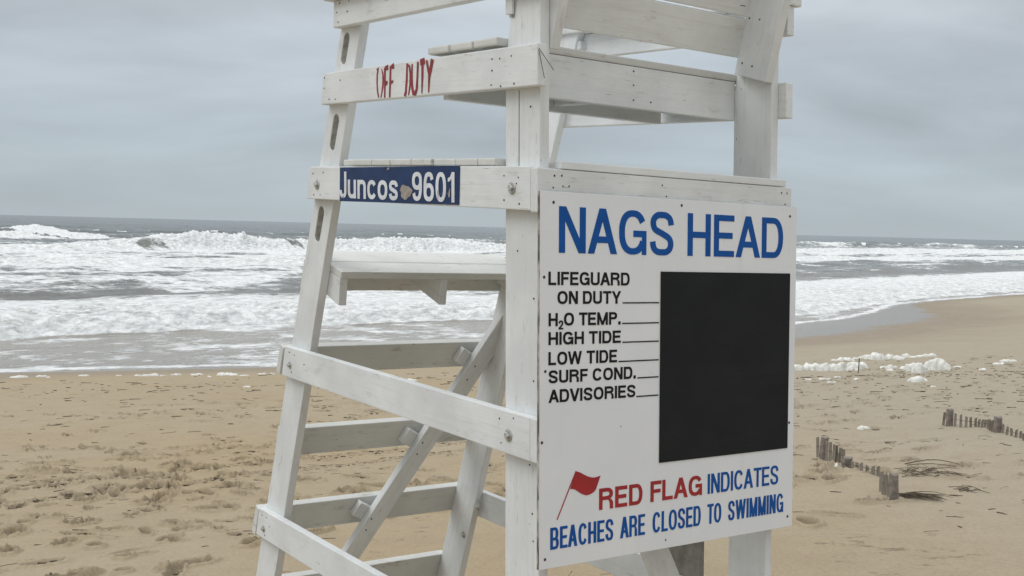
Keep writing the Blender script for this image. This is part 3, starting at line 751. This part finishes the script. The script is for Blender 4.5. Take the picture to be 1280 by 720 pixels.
    if ch == 'J': return [_strip([(0, h * .30)] + [((w / 2) + (w / 2) * _se(math.radians(a))[0], h * .26 + h * .26 * _se(math.radians(a))[1]) for a in range(180, 361, 12)] + [(w, h)],
                                 [(t, h * .30)] + [((w / 2) + (w / 2 - t) * _se(math.radians(a))[0], h * .26 + (h * .26 - th) * _se(math.radians(a))[1]) for a in range(180, 361, 12)] + [(w - t, h)])]
    if ch == '2': return [_spl([(.02, .70), (.06, .87), (.27, .99), (.5, 1), (.78, .98), (.96, .86), (.98, .72), (.88, .55), (.62, .38), (.25, .20), (.04, .05), (0, 0)], w, h, t, th, 3), _line(0, 0, w, th)]
    if ch == '6': return [_ring(0, 0, w, h * .62, t, th), _spl([(.95, .78), (.82, .95), (.52, 1), (.20, .94), (.04, .74), (0, .50), (0, .28)], w, h, t, th, 4)]
    if ch == '9': return [([(w - a, h - b) for a, b in A], [(w - a, h - b) for a, b in B], c) for A, B, c in glyph('6', w, h, t)]
    if ch == '1': return [V(w - t), _strip([(0, h * .68), (w * .30, h * .70), (w - t, h * .80)], [(0, h * .80), (w * .34, h * .84), (w - t * .85, h)])]
def text_mesh(name, text, frame, x0, x1, y0, y1, mat, parent, t, thick=.0012, space=.50):
    """letters drawn in strokes t wide, fitted between x0..x1 with cap height y0..y1; each word is one flat cut piece"""
    h = y1 - y0; rel = 0.; fix = 0.; lay = []; wi = 0; prev = None
    for ch in text:
        if ch == ' ': rel += space - .13; wi += 1; prev = None; continue
        if lay: rel += .13 if not (prev and (prev + ch in ('AG', 'NA', 'FL', 'LA', 'AD', 'EA', 'TY', 'TO', 'AR', 'CA', 'AT', 'TE', 'UA', 'DV', 'VI', 'OW'))) else .07
        fixw = t if ch == 'I' else t * 1.1 if ch == '.' else 0
        lay.append((ch, rel, fix, wi, fixw)); rel += _W[ch]; fix += fixw; prev = ch
    k = (x1 - x0 - fix) / rel
    for w_ in range(wi + 1):
        Vs, Fs = [], []; lev = 0
        for ch, r_, f_, wd, fixw in lay:
            if wd != w_: continue
            gx = x0 + r_ * k + f_
            for io, (A, B, closed) in enumerate(glyph(ch, max(_W[ch] * k, fixw), h, t)):
                zt = thick / 2 + io * .00007; n = len(A); b = len(Vs)
                for P_, z in ((A, zt), (B, zt), (A, -thick / 2), (B, -thick / 2)): Vs += [(gx + p[0], y0 + p[1], z) for p in P_]
                for i in range(n if closed else n - 1):
                    j_ = (i + 1) % n
                    Fs += [(b + i, b + j_, b + n + j_, b + n + i), (b + i, b + 2 * n + i, b + 2 * n + j_, b + j_), (b + n + i, b + n + j_, b + 3 * n + j_, b + 3 * n + i)]
                if not closed: Fs += [(b, b + n, b + 3 * n, b + 2 * n), (b + n - 1, b + 3 * n - 1, b + 4 * n - 1, b + 2 * n - 1)]
        mesh_obj(name, [W(frame(a, c, d + thick / 2)) for a, c, d in Vs], Fs, mat, parent)
def curve_to(name, cu, frame, mat, parent, thick):
    o = bpy.data.objects.new('t', cu); C.objects.link(o); bpy.context.view_layer.update()
    me = o.to_mesh(); P = [list(v.co) for v in me.vertices]; fs = [list(p.vertices) for p in me.polygons]
    o.to_mesh_clear(); bpy.data.objects.remove(o); bpy.data.curves.remove(cu)
    return mesh_obj(name, [W(frame(a, b, c + thick / 2)) for a, b, c in P], fs, mat, parent)
def shape(name, polys, frame, mat, parent, thick=.0012):
    cu = bpy.data.curves.new('t', 'CURVE'); cu.dimensions = '2D'; cu.fill_mode = 'BOTH'; cu.extrude = thick / 2
    for pts in polys:
        s = cu.splines.new('POLY'); s.points.add(len(pts) - 1); s.use_cyclic_u = True
        for i, (a, b) in enumerate(pts): s.points[i].co = (a, b, 0, 1)
    return curve_to(name, cu, frame, mat, parent, thick)

# ------------------------------------------------------------------ notice board
def sf(x, y, z): return (x - .038, -.0522 - z, y)         # sign face
def lf(x, y, z): return (-.0422 - z, -x, y)               # plate face: reads along -v
sg = W((.572, -.05, -1.22)); sign = empty('notice_board', sg); WORLD_LOC[sign.name] = tuple(sg)
tag(sign, 'large white NAGS HEAD beach notice board with a black chalkboard, screwed to the stand', 'sign')
panel = box('panel', (-.0385, 1.182), (-.0520, -.0392), (-1.2195, .0), SIGN, sign, .0015, along=(1, 0, 0))
me = panel.data; me.materials.append(EDGE)
nrm = np.array(FM[:, 1]) / np.linalg.norm(FM[:, 1])
for p in me.polygons:
    if abs(np.dot(np.array(p.normal), nrm)) < .6: p.material_index = 1
def T(name, text, x0, x1, y0, y1, mat, bold, **k): return text_mesh(name, text, sf, x0, x1, y0, y1, mat, sign, bold)
T('lettering', 'NAGS', .076, .581, -.195, -.046, BLUE, .0250)
T('lettering', 'HEAD', .648, 1.143, -.194, -.045, BLUE, .0250)
BK = .0090
T('lettering', 'LIFEGUARD', .034, .379, -.299, -.256, BLACK, BK)
T('lettering', 'ON DUTY', .071, .341, -.360, -.318, BLACK, BK)
T('lettering', 'H', .035, .072, -.431, -.389, BLACK, BK)
T('lettering', '2', .076, .095, -.442, -.413, BLACK, .0060)
T('lettering', 'O TEMP.', .098, .340, -.430, -.388, BLACK, BK)
T('lettering', 'HIGH TIDE', .035, .341, -.4915, -.450, BLACK, BK)
T('lettering', 'LOW TIDE', .035, .325, -.5565, -.514, BLACK, BK)
T('lettering', 'SURF COND.', .036, .410, -.615, -.5735, BLACK, BK)
T('lettering', 'ADVISORIES', .036, .409, -.678, -.636, BLACK, BK)
for a, b, y in ((.349, .515, -.3575), (.348, .515, -.4265), (.349, .515, -.490), (.332, .515, -.5545), (.418, .515, -.6135), (.414, .515, -.677)):
    shape('blank_line', [[(a, y - .0021), (b, y - .0021), (b, y + .0021), (a, y + .0021)]], sf, BLACK, sign)
RB = .0146
T('lettering', 'RED', .251, .445, -1.050, -.978, RED, RB)
T('lettering', 'FLAG', .483, .732, -1.048, -.976, RED, RB)
T('lettering', 'INDICATES', .761, 1.137, -1.048, -.976, BLUE, .0110)
for wd, a, b in (('BEACHES', .045, .314), ('ARE', .345, .458), ('CLOSED', .494, .727), ('TO', .761, .832), ('SWIMMING', .868, 1.167)):
    T('lettering', wd, a, b, -1.158, -1.086, BLUE, .0108)
bp = box('chalkboard', (.521 - .038, 1.184 - .038), (-.0555, -.0524), (-.914, -.2505), BOARD, sign, .001)
flag = [(.151, -.911), (.160, -.9125), (.171, -.9165), (.185, -.924), (.200, -.931), (.214, -.9355), (.228, -.938), (.242, -.937), (.256, -.934), (.246, -.957), (.236, -.979), (.228, -.986), (.219, -.990), (.207, -.9935), (.194, -.994), (.179, -.989), (.164, -.981), (.152, -.973), (.142, -.968), (.127, -.966)]
fl_ = shape('flag_emblem', [flag], sf, RED, sign)
shape('flagpole_emblem', [[(.149, -.909), (.153, -.909), (.0745, -1.062), (.0705, -1.062)]], lambda x, y, z: (x - .038, -.0524 - z, y), RED, sign)
for (x, y) in ((.054, -.035), (.618, -.020), (1.181, -.036), (.017, -.274), (.023, -.576), (.010, -.805), (1.194, -.818), (.024, -1.187), (1.193, -1.179)):
    q = np.array(sf(x, y, 0)); cyl('screw', W(q + (0, .001, 0)), W(q - (0, .0016, 0)), .0052, NAILM, sign, 9)
for (x, y, r) in ((.345, -.775, .0022), (.557, -1.19, .004)):
    q = np.array(sf(x, y, 0)); cyl('staple', W(q + (0, .001, 0)), W(q - (0, .001, 0)), r, NAILM, sign, 5)

# ------------------------------------------------------------------ name plate on the deck side board
pg = W((-.04, .86, .005)); plate = empty('street_name_plate', pg); WORLD_LOC[plate.name] = tuple(pg)
tag(plate, 'navy blue Juncos 9601 street name plate on the side board of the stand', 'sign')
prism('plate', [(-.0388, 1.302, .071), (-.0388, .408, .077), (-.0388, .413, -.058), (-.0388, 1.306, -.067)], (-.0030, 0, 0), NAVY, plate, .0008)
PL = dict(cap=727.)
def PT(text, v0, v1, y0, y1, **k): return text_mesh('lettering', text, lf, -v0, -v1, y0, y1, WHITEV, plate, .0185, **k)
def PTj():  # J and the small letters share one baseline
    return PT('Juncos', 1.302, .830, -.053, .054)
PTj()
PT('9601', .725, .438, -.051, .055)
blob = []
for i in range(22):
    a = 2 * math.pi * i / 22; r = 1 + .13 * math.sin(3 * a + 1) + .07 * math.sin(7 * a)
    blob.append((-.772 + .042 * r * math.cos(a), -.020 + .026 * r * math.sin(a)))
shape('paint_scuff', [blob], lf, STAIN, plate, .0008)
for (v_, y_, rx, ry) in ((.545, -.025, .003, .014), (.470, -.02, .005, .018), (.90, .066, .012, .004), (1.27, -.05, .006, .005)):
    pts = []
    for i in range(10):
        a = 2 * math.pi * i / 10; r = 1 + .35 * math.sin(2.3 * a + v_ * 40); pts.append((-v_ + rx * r * math.cos(a), y_ + ry * r * math.sin(a)))
    shape('paint_scuff', [pts], lambda x, y, z: (-.0432 - z, -x, y), STAIN, plate, .0008)

# ------------------------------------------------------------------ hand-painted OFF DUTY
def of(x, y, z): return (-.0382 - z, -x, y)
def stroke(pts, ws):
    pts = [np.array(p, float) for p in pts]; Lf = []; Rt = []
    for i, p in enumerate(pts):
        d = pts[min(i + 1, len(pts) - 1)] - pts[max(i - 1, 0)]; d /= np.linalg.norm(d); n = np.array([-d[1], d[0]])
        Lf.append(p + n * ws[i] / 2); Rt.append(p - n * ws[i] / 2)
    return [tuple(q) for q in Lf + Rt[::-1]]
# letters in (x=-v, w): painted long and thin
S = []
def st(*a): S.append(stroke(*a))
st([(-.985, .447), (-.992, .425), (-.993, .395), (-.990, .365), (-.981, .340)], [.011, .010, .010, .010, .008])
st([(-.996, .447), (-.978, .452)], [.006, .005])
st([(-.957, .447), (-.948, .430), (-.945, .405), (-.950, .375), (-.964, .337)], [.004, .009, .012, .011, .006])
st([(-.931, .450), (-.932, .40), (-.934, .336)], [.014, .012, .010])
st([(-.931, .447), (-.906, .450)], [.016, .020]); st([(-.930, .390), (-.911, .394)], [.020, .012])
st([(-.888, .452), (-.891, .40), (-.896, .336)], [.012, .013, .011])
st([(-.888, .448), (-.862, .453)], [.012, .022]); st([(-.888, .392), (-.868, .395)], [.014, .008])
st([(-.765, .455), (-.768, .40), (-.775, .350), (-.783, .335)], [.010, .013, .014, .016])
st([(-.765, .452), (-.748, .442), (-.741, .410), (-.744, .375), (-.756, .337)], [.006, .012, .013, .011, .007])
st([(-.729, .450), (-.731, .40), (-.729, .362), (-.720, .342), (-.708, .341), (-.697, .356), (-.692, .40), (-.688, .455)], [.009, .011, .014, .018, .018, .014, .012, .012])
st([(-.672, .452), (-.640, .455)], [.022, .024]); st([(-.656, .446), (-.657, .40), (-.661, .340)], [.015, .013, .006])
st([(-.628, .456), (-.617, .425), (-.608, .400)], [.010, .014, .014]); st([(-.588, .457), (-.600, .42), (-.610, .395), (-.614, .340)], [.020, .017, .014, .006])
for i, s_ in enumerate(S):
    o = shape('painted_stroke', [s_], lambda x, y, z, k=i: (-.0384 - z - k * .00006, -x, y), REDP, sb_seat, .0006)
# strokes are one painted notice: join into one piece
strokes = [o for o in sb_seat.children if o.name.startswith('painted_stroke')]
for part in (strokes[:8], strokes[8:]):
  Vj, Fj = [], []
  for o in part:
    b0 = len(Vj); wl = WORLD_LOC[o.name]; Vj += [np.array(v.co) + np.array(wl) for v in o.data.vertices]; Fj += [[i + b0 for i in p.vertices] for p in o.data.polygons]
  mesh_obj('painted_lettering', Vj, Fj, REDP, sb_seat)
for o in strokes: bpy.data.objects.remove(o)

# ------------------------------------------------------------------ sand fences
def slat_mesh(w, t, h, jag=True):
    bm = bmesh.new(); b = -.12; x = w / 2; y = t / 2
    j = random.uniform(-.012, .012) if jag else 0
    co = [(-x, -y, b), (x, -y, b), (x, y, b), (-x, y, b), (-x, -y, h - j), (x, -y, h + j), (x, y, h + j), (-x, y, h - j)]
    return co, [(0, 3, 2, 1), (4, 5, 6, 7), (0, 1, 5, 4), (1, 2, 6, 5), (2, 3, 7, 6), (3, 0, 4, 7)]
def round_post(r, h, n=12):
    co = []; fs = []
    for k, (z, rad) in enumerate(((-.15, r), (h - .006, r * .98), (h, r * .90))):
        for i in range(n):
            a = 2 * math.pi * i / n; rr_ = rad * (1 + .04 * math.sin(3 * a + 1)); co.append((rr_ * math.cos(a), rr_ * math.sin(a), z + (.008 * math.sin(2 * a) if k else 0)))
    for k in range(2):
        for i in range(n):
            j = (i + 1) % n; fs.append((k * n + i, k * n + j, (k + 1) * n + j, (k + 1) * n + i))
    fs.append(tuple(range(2 * n, 3 * n))); return co, fs
def sand_fence(name_label, items, loc, face):
    root = empty('sand_fence', loc); WORLD_LOC[root.name] = tuple(loc); tag(root, name_label, 'fence', 'sand fences half buried in the beach')
    tops = []
    for (kind, x, y, h, ang, wdt) in items:
        z = gz(x, y); tilt = random.uniform(-.07, .07)
        if kind == 's': co, fs = slat_mesh(wdt, .011, h)
        else: co, fs = round_post(wdt / 2, h)
        ang = face + random.uniform(-.15, .15); ca, sa = math.cos(ang), math.sin(ang)
        V = [(x + ca * (cx + cz * tilt) - sa * cy, y + sa * (cx + cz * tilt) + ca * cy, z + cz) for cx, cy, cz in co]
        mesh_obj('slat' if kind == 's' else 'post', V, fs, FENCE if kind == 's' else POSTM, root, origin=(x, y, z), smooth=False)
        tops.append((x, y, z + min(h * .55, .16)))
    # twisted wire threading the slats
    V, Fc = [], []; n = 5
    for i, (x, y, z) in enumerate(tops):
        a = np.array(tops[min(i + 1, len(tops) - 1)]) - np.array(tops[max(i - 1, 0)]); a[2] = 0; a /= np.linalg.norm(a) + 1e-9; b = np.array([-a[1], a[0], 0])
        for k in range(n):
            t = 2 * math.pi * k / n; V.append(np.array([x, y, z]) + b * (.010 * (1 if i % 2 else -1) + .0028 * math.cos(t)) + np.array([0, 0, .0028 * math.sin(t)]))
    for i in range(len(tops) - 1):
        for k in range(n): Fc.append((i * n + k, i * n + (k + 1) % n, (i + 1) * n + (k + 1) % n, (i + 1) * n + k))
    mesh_obj('wire', V, Fc, WIREM, root)
    return root
FENCE_A = [['s', 3.326, 12.333, 0.214, -1.668, 0.031], ['p', 3.289, 11.954, 0.247, -1.67, 0.078], ['s', 3.308, 12.153, 0.199, -1.526, 0.031], ['s', 3.292, 11.875, 0.206, -1.656, 0.031], ['s', 3.264, 11.636, 0.208, -1.638, 0.031], ['s', 3.269, 11.536, 0.188, -1.19, 0.031], ['s', 3.304, 11.536, 0.17, 0.287, 0.031], ['s', 3.337, 11.557, 0.155, -1.2, 0.031], ['s', 3.342, 11.437, 0.145, -1.707, 0.031], ['p', 3.272, 11.078, 0.11, -1.866, 0.088], ['s', 3.233, 11.078, 0.089, -1.452, 0.031], ['s', 3.286, 10.959, 0.081, -1.068, 0.031], ['s', 3.321, 10.919, 0.071, -1.041, 0.031], ['s', 3.345, 10.859, 0.069, -1.283, 0.031], ['s', 3.368, 10.759, 0.059, -1.391, 0.031], ['s', 3.384, 10.64, 0.078, -1.495, 0.031], ['s', 3.388, 10.5, 0.096, -1.788, 0.031], ['s', 3.212, 9.86, 0.171, -1.822, 0.031], ['s', 3.182, 9.7, 0.176, -1.684, 0.031], ['s', 3.19, 9.66, 0.173, -1.526, 0.031], ['s', 3.188, 9.58, 0.182, -1.727, 0.031], ['p', 3.127, 9.261, 0.227, -1.759, 0.074]]
FENCE_B = [['s', 5.728, 15.172, 0.174, -1.037, 0.031], ['p', 5.775, 15.093, 0.224, -1.136, 0.093], ['s', 5.756, 15.112, 0.176, -1.211, 0.031], ['s', 5.812, 14.993, 0.171, -1.102, 0.031], ['s', 5.857, 14.913, 0.165, -0.763, 0.031], ['s', 5.917, 14.893, 0.142, 0.004, 0.031], ['s', 5.988, 14.913, 0.131, 0.281, 0.031], ['s', 6.057, 14.933, 0.113, -0.209, 0.031], ['s', 6.081, 14.894, 0.105, -1.006, 0.031], ['s', 6.107, 14.854, 0.105, -1.031, 0.031], ['s', 6.129, 14.814, 0.104, -1.627, 0.031], ['s', 6.095, 14.634, 0.127, -1.777, 0.031], ['s', 6.062, 14.494, 0.139, -1.752, 0.031], ['s', 6.055, 14.414, 0.144, -1.444, 0.031], ['p', 6.085, 14.315, 0.198, -1.469, 0.101], ['s', 6.061, 14.354, 0.145, 0.001, 0.031], ['s', 6.091, 14.315, 0.132, -1.167, 0.031], ['s', 6.112, 14.235, 0.106, -1.582, 0.031], ['s', 6.088, 14.055, 0.099, -1.652, 0.031], ['s', 6.086, 13.916, 0.095, -1.66, 0.031], ['s', 6.059, 13.736, 0.093, -1.708, 0.031], ['s', 6.036, 13.557, 0.087, -1.893, 0.031], ['s', 5.78, 12.901, 0.083, -1.948, 0.031], ['s', 5.469, 12.126, 0.084, -1.939, 0.031], ['s', 5.335, 11.747, 0.086, -1.879, 0.031], ['s', 5.291, 11.568, 0.089, -1.778, 0.031], ['s', 5.272, 11.447, 0.092, -1.723, 0.031]]
random.seed(21)
sand_fence('slatted sand fence nearest the notice board, half buried, ending in a wide post', FENCE_A, (FENCE_A[0][1], FENCE_A[0][2], gz(FENCE_A[0][1], FENCE_A[0][2])), -.75)
sand_fence('farther slatted sand fence at the right edge, half buried in a sand mound', FENCE_B, (FENCE_B[0][1], FENCE_B[0][2], gz(FENCE_B[0][1], FENCE_B[0][2])), -.45)

# ------------------------------------------------------------------ reeds and wrack
def sticks(items):
    V, Fc = [], []
    for (x, y, dz, ang, ln, r, curve, pitch) in items:
        n = 4; base = None; px, py = x, y; a = ang; seg = max(2, min(5, int(ln / .12) + 1))
        for k in range(seg + 1):
            z = gz_fast(px, py) + dz + r * .6 + math.sin(k / seg * math.pi) * pitch
            d = (math.cos(a), math.sin(a)); nx, ny = -d[1], d[0]; rad = r * (1 - .5 * k / seg)
            b = len(V)
            for c, s_ in ((1, 0), (0, 1), (-1, 0), (0, -1)): V.append((px + nx * c * rad, py + ny * c * rad, z + s_ * rad))
            if base is not None:
                for i in range(4): Fc.append((base + i, base + (i + 1) % 4, b + (i + 1) % 4, b + i))
            base = b; px += d[0] * ln / seg; py += d[1] * ln / seg; a += curve / seg
    return V, Fc
_gx0 = np.linspace(-14, 22, 721); _gy0 = np.linspace(2, 40, 761)
_GG = ground(*np.meshgrid(_gx0, _gy0, indexing='xy'))
def gz_fast(x, y):
    i = min(max(int((x + 14) / .05), 0), 720); j = min(max(int((y - 2) / .05), 0), 760); return float(_GG[j, i])
random.seed(3)
items = []
U = random.uniform; G = random.gauss
RA = [(3.242, 9.481), (3.606, 10.441), (3.823, 11.06), (3.882, 9.822)]   # foot of the wide post, and the heap behind
for k in range(44):
    items.append((RA[0][0] + U(-.02, .10), RA[0][1] + U(-.02, .10), U(.0, .03), -.85 + G(0, .2), U(.18, .42), U(.002, .004), G(0, .5), U(0, .03)))
for k in range(40):
    items.append((RA[1][0] + U(-.05, .30), RA[1][1] + U(-.1, .35), U(0, .04), .25 + G(0, .5), U(.12, .34), U(.002, .004), G(0, .7), U(0, .05)))
items.append((RA[2][0], RA[2][1], .02, -.05, .50, .006, -.5, .04)); items.append((RA[2][0], RA[2][1] - .06, .02, -.12, .45, .005, -.7, .02))
for k in range(16): items.append((RA[3][0] + U(-.08, .08), RA[3][1] + U(-.08, .08), 0, U(-1.2, 1.2), U(.06, .2), .003, G(0, .6), .02))
V, Fc = sticks(items)
tag(mesh_obj('reed_pile', V, Fc, REED), 'drift of dead brown reeds piled beside the wide post of the sand fence', 'reeds', kind='stuff')
items = []
rs2 = random.Random(9)
def scatter(n, xr, yr, lmin, lmax, ang, sd, cluster=0):
    for k in range(n):
        x = rs2.uniform(*xr); y = rs2.uniform(*yr)
        s_ = float(land_s(x, y))
        if s_ < 1.6: continue
        items.append((x, y, 0, ang + rs2.gauss(0, sd), rs2.uniform(lmin, lmax), rs2.uniform(.0025, .006), rs2.gauss(0, .5), 0))
scatter(230, (-9, 5), (8, 22), .03, .17, .15, .6)
scatter(110, (2.5, 8), (7.5, 16), .03, .16, .3, .8)
for (cx, cy, n, sx, sy) in ((9.5, 22, 200, 4.5, 2.5), (7.5, 24.6, 90, 2.5, .5), (12, 26, 160, 3.2, 1.4), (-5, 23.5, 170, 4.0, 1.3), (1, 26.5, 110, 3.5, 1.2), (-4, 18, 120, 4, 2), (10, 19, 160, 3, 1.5), (1.4, 5.9, 26, .35, .25), (.65, 6.6, 40, .35, .3), (-3.6, 10.5, 60, 1.5, 1.5)):
    for k in range(n):
        x = rs2.gauss(cx, sx); y = rs2.gauss(cy, sy)
        if float(land_s(x, y)) < 2.5 or y < 4.8: continue
        items.append((x, y, 0, rs2.gauss(.25, .4), rs2.uniform(.04, .09) * rs2.choice((1, 1, 1.6, 3)), rs2.uniform(.004, .009) * (1 if cy > 15 else .6), rs2.gauss(0, .5), 0))
for (x, y, a, la, ds) in PRINTS:
    if la < .05 or rs2.random() > .55: continue
    for k in range(rs2.randint(1, 4)):
        items.append((x + rs2.gauss(0, la * .5), y + rs2.gauss(.02, la * .3), -.005, rs2.gauss(.1, .45), rs2.uniform(.04, .13), rs2.uniform(.003, .007), rs2.gauss(0, .9), 0))
V, Fc = sticks(items)
tag(mesh_obj('wrack', V, Fc, REED), 'scattered bits of dark reed and weed strewn over the sand', 'reeds', kind='stuff')
tw = [(8.05, 26.4)]
z0 = gz(7.7, 25.6)
tag(cyl('stick', (7.72, 25.6, z0 - .05), (7.74, 25.6, z0 + .36), .011, REED, None, 7), 'thin dark stick standing upright in the sea foam', 'stick')

# ------------------------------------------------------------------ sea foam left on the sand
def foam_clump(lobes, res, seed, base=.01, name='foam_clump'):
    """lobes: (x, y, rx, ry, h); a lumpy froth heap, one closed-looking skin reaching under the sand"""
    xs = [l[0] for l in lobes]; ys = [l[1] for l in lobes]; R = max(max(l[2], l[3]) for l in lobes) * 1.15
    x0, x1, y0, y1 = min(xs) - R, max(xs) + R, min(ys) - R, max(ys) + R
    nx = max(8, int((x1 - x0) / res)); ny = max(8, int((y1 - y0) / res)); gx = np.linspace(x0, x1, nx); gy = np.linspace(y0, y1, ny); X, Y = np.meshgrid(gx, gy)
    wx = X + .05 * fbm(X / .12, Y / .12, 2, .5, seed); wy = Y + .05 * fbm(X / .12, Y / .12, 2, .5, seed + 9)
    H = np.full(X.shape, -1.); rimn = .12 * fbm(X / .10, Y / .10, 3, .5, seed + 11)
    for (lx, ly, rx, ry, h) in lobes:
        e = ((wx - lx) / rx) ** 2 + ((wy - ly) / ry) ** 2 + rimn; H = np.maximum(H, np.where(e < 1, h * np.sqrt(np.clip(1 - e, 0, 1)), -.3 * (e - 1)))
    on = H > -.06
    H = H + np.where(H > 0, .045 * np.minimum(1, H / .06) * (fbm(X / .15, Y / .15, 4, .6, seed + 3) + .35 * np.abs(fbm(X / .07, Y / .07, 2, .5, seed + 5))), 0)
    Z = ground(X, Y) + np.maximum(H, -.06)
    idx = np.arange(nx * ny).reshape(ny, nx); q = np.stack([idx[:-1, :-1], idx[:-1, 1:], idx[1:, 1:], idx[1:, :-1]], -1)
    kq = on[:-1, :-1] | on[1:, :-1] | on[:-1, 1:] | on[1:, 1:]; q = q[kq]
    used = np.unique(q); rm = -np.ones(nx * ny, int); rm[used] = np.arange(len(used)); V = np.stack([X, Y, Z], -1).reshape(-1, 3)[used]
    cx, cy = lobes[0][0], lobes[0][1]
    return mesh_obj(name, V, rm[q].tolist(), FOAM, None, origin=(cx, cy, gz(cx, cy)), smooth=True)
GF = 'heaps of sea foam washed up on the sand'
random.seed(2)
for lab, lobes_, sd_ in (('long low heap of sea foam beside the notice board edge', [(6.429, 26.887, 0.149, 0.12, 0.114), (6.576, 26.937, 0.133, 0.107, 0.115), (6.71, 26.948, 0.15, 0.12, 0.132), (6.898, 27.012, 0.117, 0.1, 0.109), (6.992, 27.058, 0.134, 0.107, 0.135), (7.15, 26.99, 0.183, 0.147, 0.143), (7.313, 26.849, 0.182, 0.146, 0.171), (7.513, 26.85, 0.182, 0.146, 0.148), (7.684, 26.74, 0.165, 0.132, 0.193), (7.807, 26.455, 0.098, 0.1, 0.121), (8.178, 27.423, 0.203, 0.162, 0.18), (8.416, 27.693, 0.188, 0.15, 0.141), (7.954, 26.456, 0.049, 0.1, 0.053)], 50),
    ('small flat foam heap behind the long heap', [(8.343, 29.673, 0.092, 0.1, 0.038), (8.496, 29.693, 0.11, 0.1, 0.069), (8.708, 29.927, 0.148, 0.118, 0.083), (8.754, 29.753, 0.11, 0.1, 0.057)], 57),
    ('farthest foam heap with a knobbly top, behind the upright stick', [(9.158, 30.553, 0.113, 0.1, 0.032), (9.322, 30.598, 0.132, 0.106, 0.065), (9.449, 30.517, 0.132, 0.106, 0.117), (9.582, 30.349, 0.15, 0.12, 0.187), (9.694, 30.214, 0.112, 0.1, 0.161), (10.011, 30.499, 0.132, 0.106, 0.11), (10.12, 30.255, 0.112, 0.1, 0.09), (10.199, 30.155, 0.093, 0.1, 0.064), (10.446, 30.556, 0.113, 0.1, 0.091)], 64),
    ('thin strip of foam farthest back on the right', [(10.587, 30.417, 0.094, 0.1, 0.032), (10.755, 30.362, 0.131, 0.105, 0.045), (10.95, 30.395, 0.15, 0.12, 0.058), (11.13, 30.459, 0.113, 0.1, 0.065)], 71),
    ('tiny foam scraps round the foot of the upright stick', [(9.045, 27.953, 0.086, 0.1, 0.036), (8.981, 27.335, 0.101, 0.1, 0.076), (9.185, 27.595, 0.068, 0.1, 0.041), (8.631, 26.217, 0.065, 0.1, 0.042)], 78),
    ('rounded foam heap left of the tallest one', [(9.113, 26.777, 0.083, 0.1, 0.063), (9.151, 26.598, 0.099, 0.1, 0.119), (9.04, 25.911, 0.144, 0.115, 0.195), (9.021, 25.49, 0.142, 0.113, 0.214), (9.166, 25.62, 0.095, 0.1, 0.15)], 85),
    ('tallest foam heap at the right end of the group', [(9.622, 26.579, 0.099, 0.1, 0.17), (9.598, 26.243, 0.13, 0.104, 0.226), (9.69, 26.193, 0.146, 0.116, 0.284), (9.772, 26.174, 0.178, 0.142, 0.217), (9.863, 26.081, 0.113, 0.1, 0.128)], 92),
    ('low loaf of foam lying nearest the camera on its own', [(7.937, 22.763, 0.084, 0.1, 0.068), (7.987, 22.624, 0.126, 0.101, 0.101), (8.135, 22.724, 0.084, 0.1, 0.063)], 99)):
    tag(foam_clump(lobes_, .022, sd_), lab, "sea foam", GF)
FL = [(-11.31, 26.54, 0.183, 0.11, 0.049), (-10.85, 26.68, 0.11, 0.07, 0.038), (-9.94, 26.88, 0.111, 0.07, 0.038), (-9.12, 26.86, 0.046, 0.07, 0.027), (-8.66, 26.84, 0.065, 0.07, 0.03), (-8.38, 26.85, 0.167, 0.1, 0.047), (-8.08, 26.83, 0.056, 0.07, 0.029), (-7.85, 27.13, 0.112, 0.07, 0.038), (-7.37, 27.11, 0.131, 0.079, 0.041), (-6.61, 27.05, 0.224, 0.134, 0.056), (-6.16, 26.73, 0.101, 0.07, 0.036), (-5.89, 27.37, 0.085, 0.07, 0.034), (-5.62, 27.37, 0.057, 0.07, 0.029), (-5.3, 23.3, 0.064, 0.07, 0.03), (-2.1, 24.62, 0.102, 0.07, 0.036), (-10.57, 26.4, 0.055, 0.07, 0.029), (-6.87, 26.39, 0.046, 0.07, 0.027), (-3.45, 24.0, 0.058, 0.07, 0.029), (6.48, 23.2, 0.072, 0.07, 0.032), (6.74, 24.73, 0.119, 0.072, 0.039), (7.06, 24.91, 0.077, 0.07, 0.032), (6.33, 24.49, 0.068, 0.07, 0.031), (10.37, 26.76, 0.074, 0.07, 0.032), (11.57, 27.32, 0.132, 0.079, 0.041), (12.11, 28.1, 0.194, 0.116, 0.051), (10.57, 25.82, 0.08, 0.07, 0.033), (7.82, 21.31, 0.044, 0.07, 0.027), (7.22, 23.96, 0.058, 0.07, 0.029)]
proto = {}
for i, (x, y, rx, ry, h) in enumerate(FL):
    lob = [(x + rx * (k - 1) * .6, y + random.uniform(-.04, .04), rx * .55, ry * random.uniform(.7, 1), h * random.uniform(.6, 1.1)) for k in range(3)]
    o = foam_clump(lob, .02, 200 + i, name='foam_fleck')
    if i == 9: tag(o, 'widest white fleck of sea foam left of the stand along the tide line', 'sea foam', 'small foam flecks left of the stand')
    elif x < 4: tag(o, 'small white fleck of sea foam left of the notice board along the tide line', 'sea foam', 'small foam flecks left of the stand')
    else: tag(o, 'small flat fleck of sea foam on the sand round the big foam heaps', 'sea foam', 'small foam flecks round the foam heaps')
tag(foam_clump([(3.139, 11.028, .05, .03, .025), (3.179, 11.058, .028, .03, .05)], .012, 301, name='foam_scrap'), 'white scrap of foam caught against the short slats of the near fence', 'sea foam')
tag(foam_clump([(4.662, 15.128, .09, .06, .04), (4.632, 15.148, .05, .05, .05)], .014, 303, name='foam_scrap'), 'white scrap of foam lying alone on bare sand between the two fences', 'sea foam')
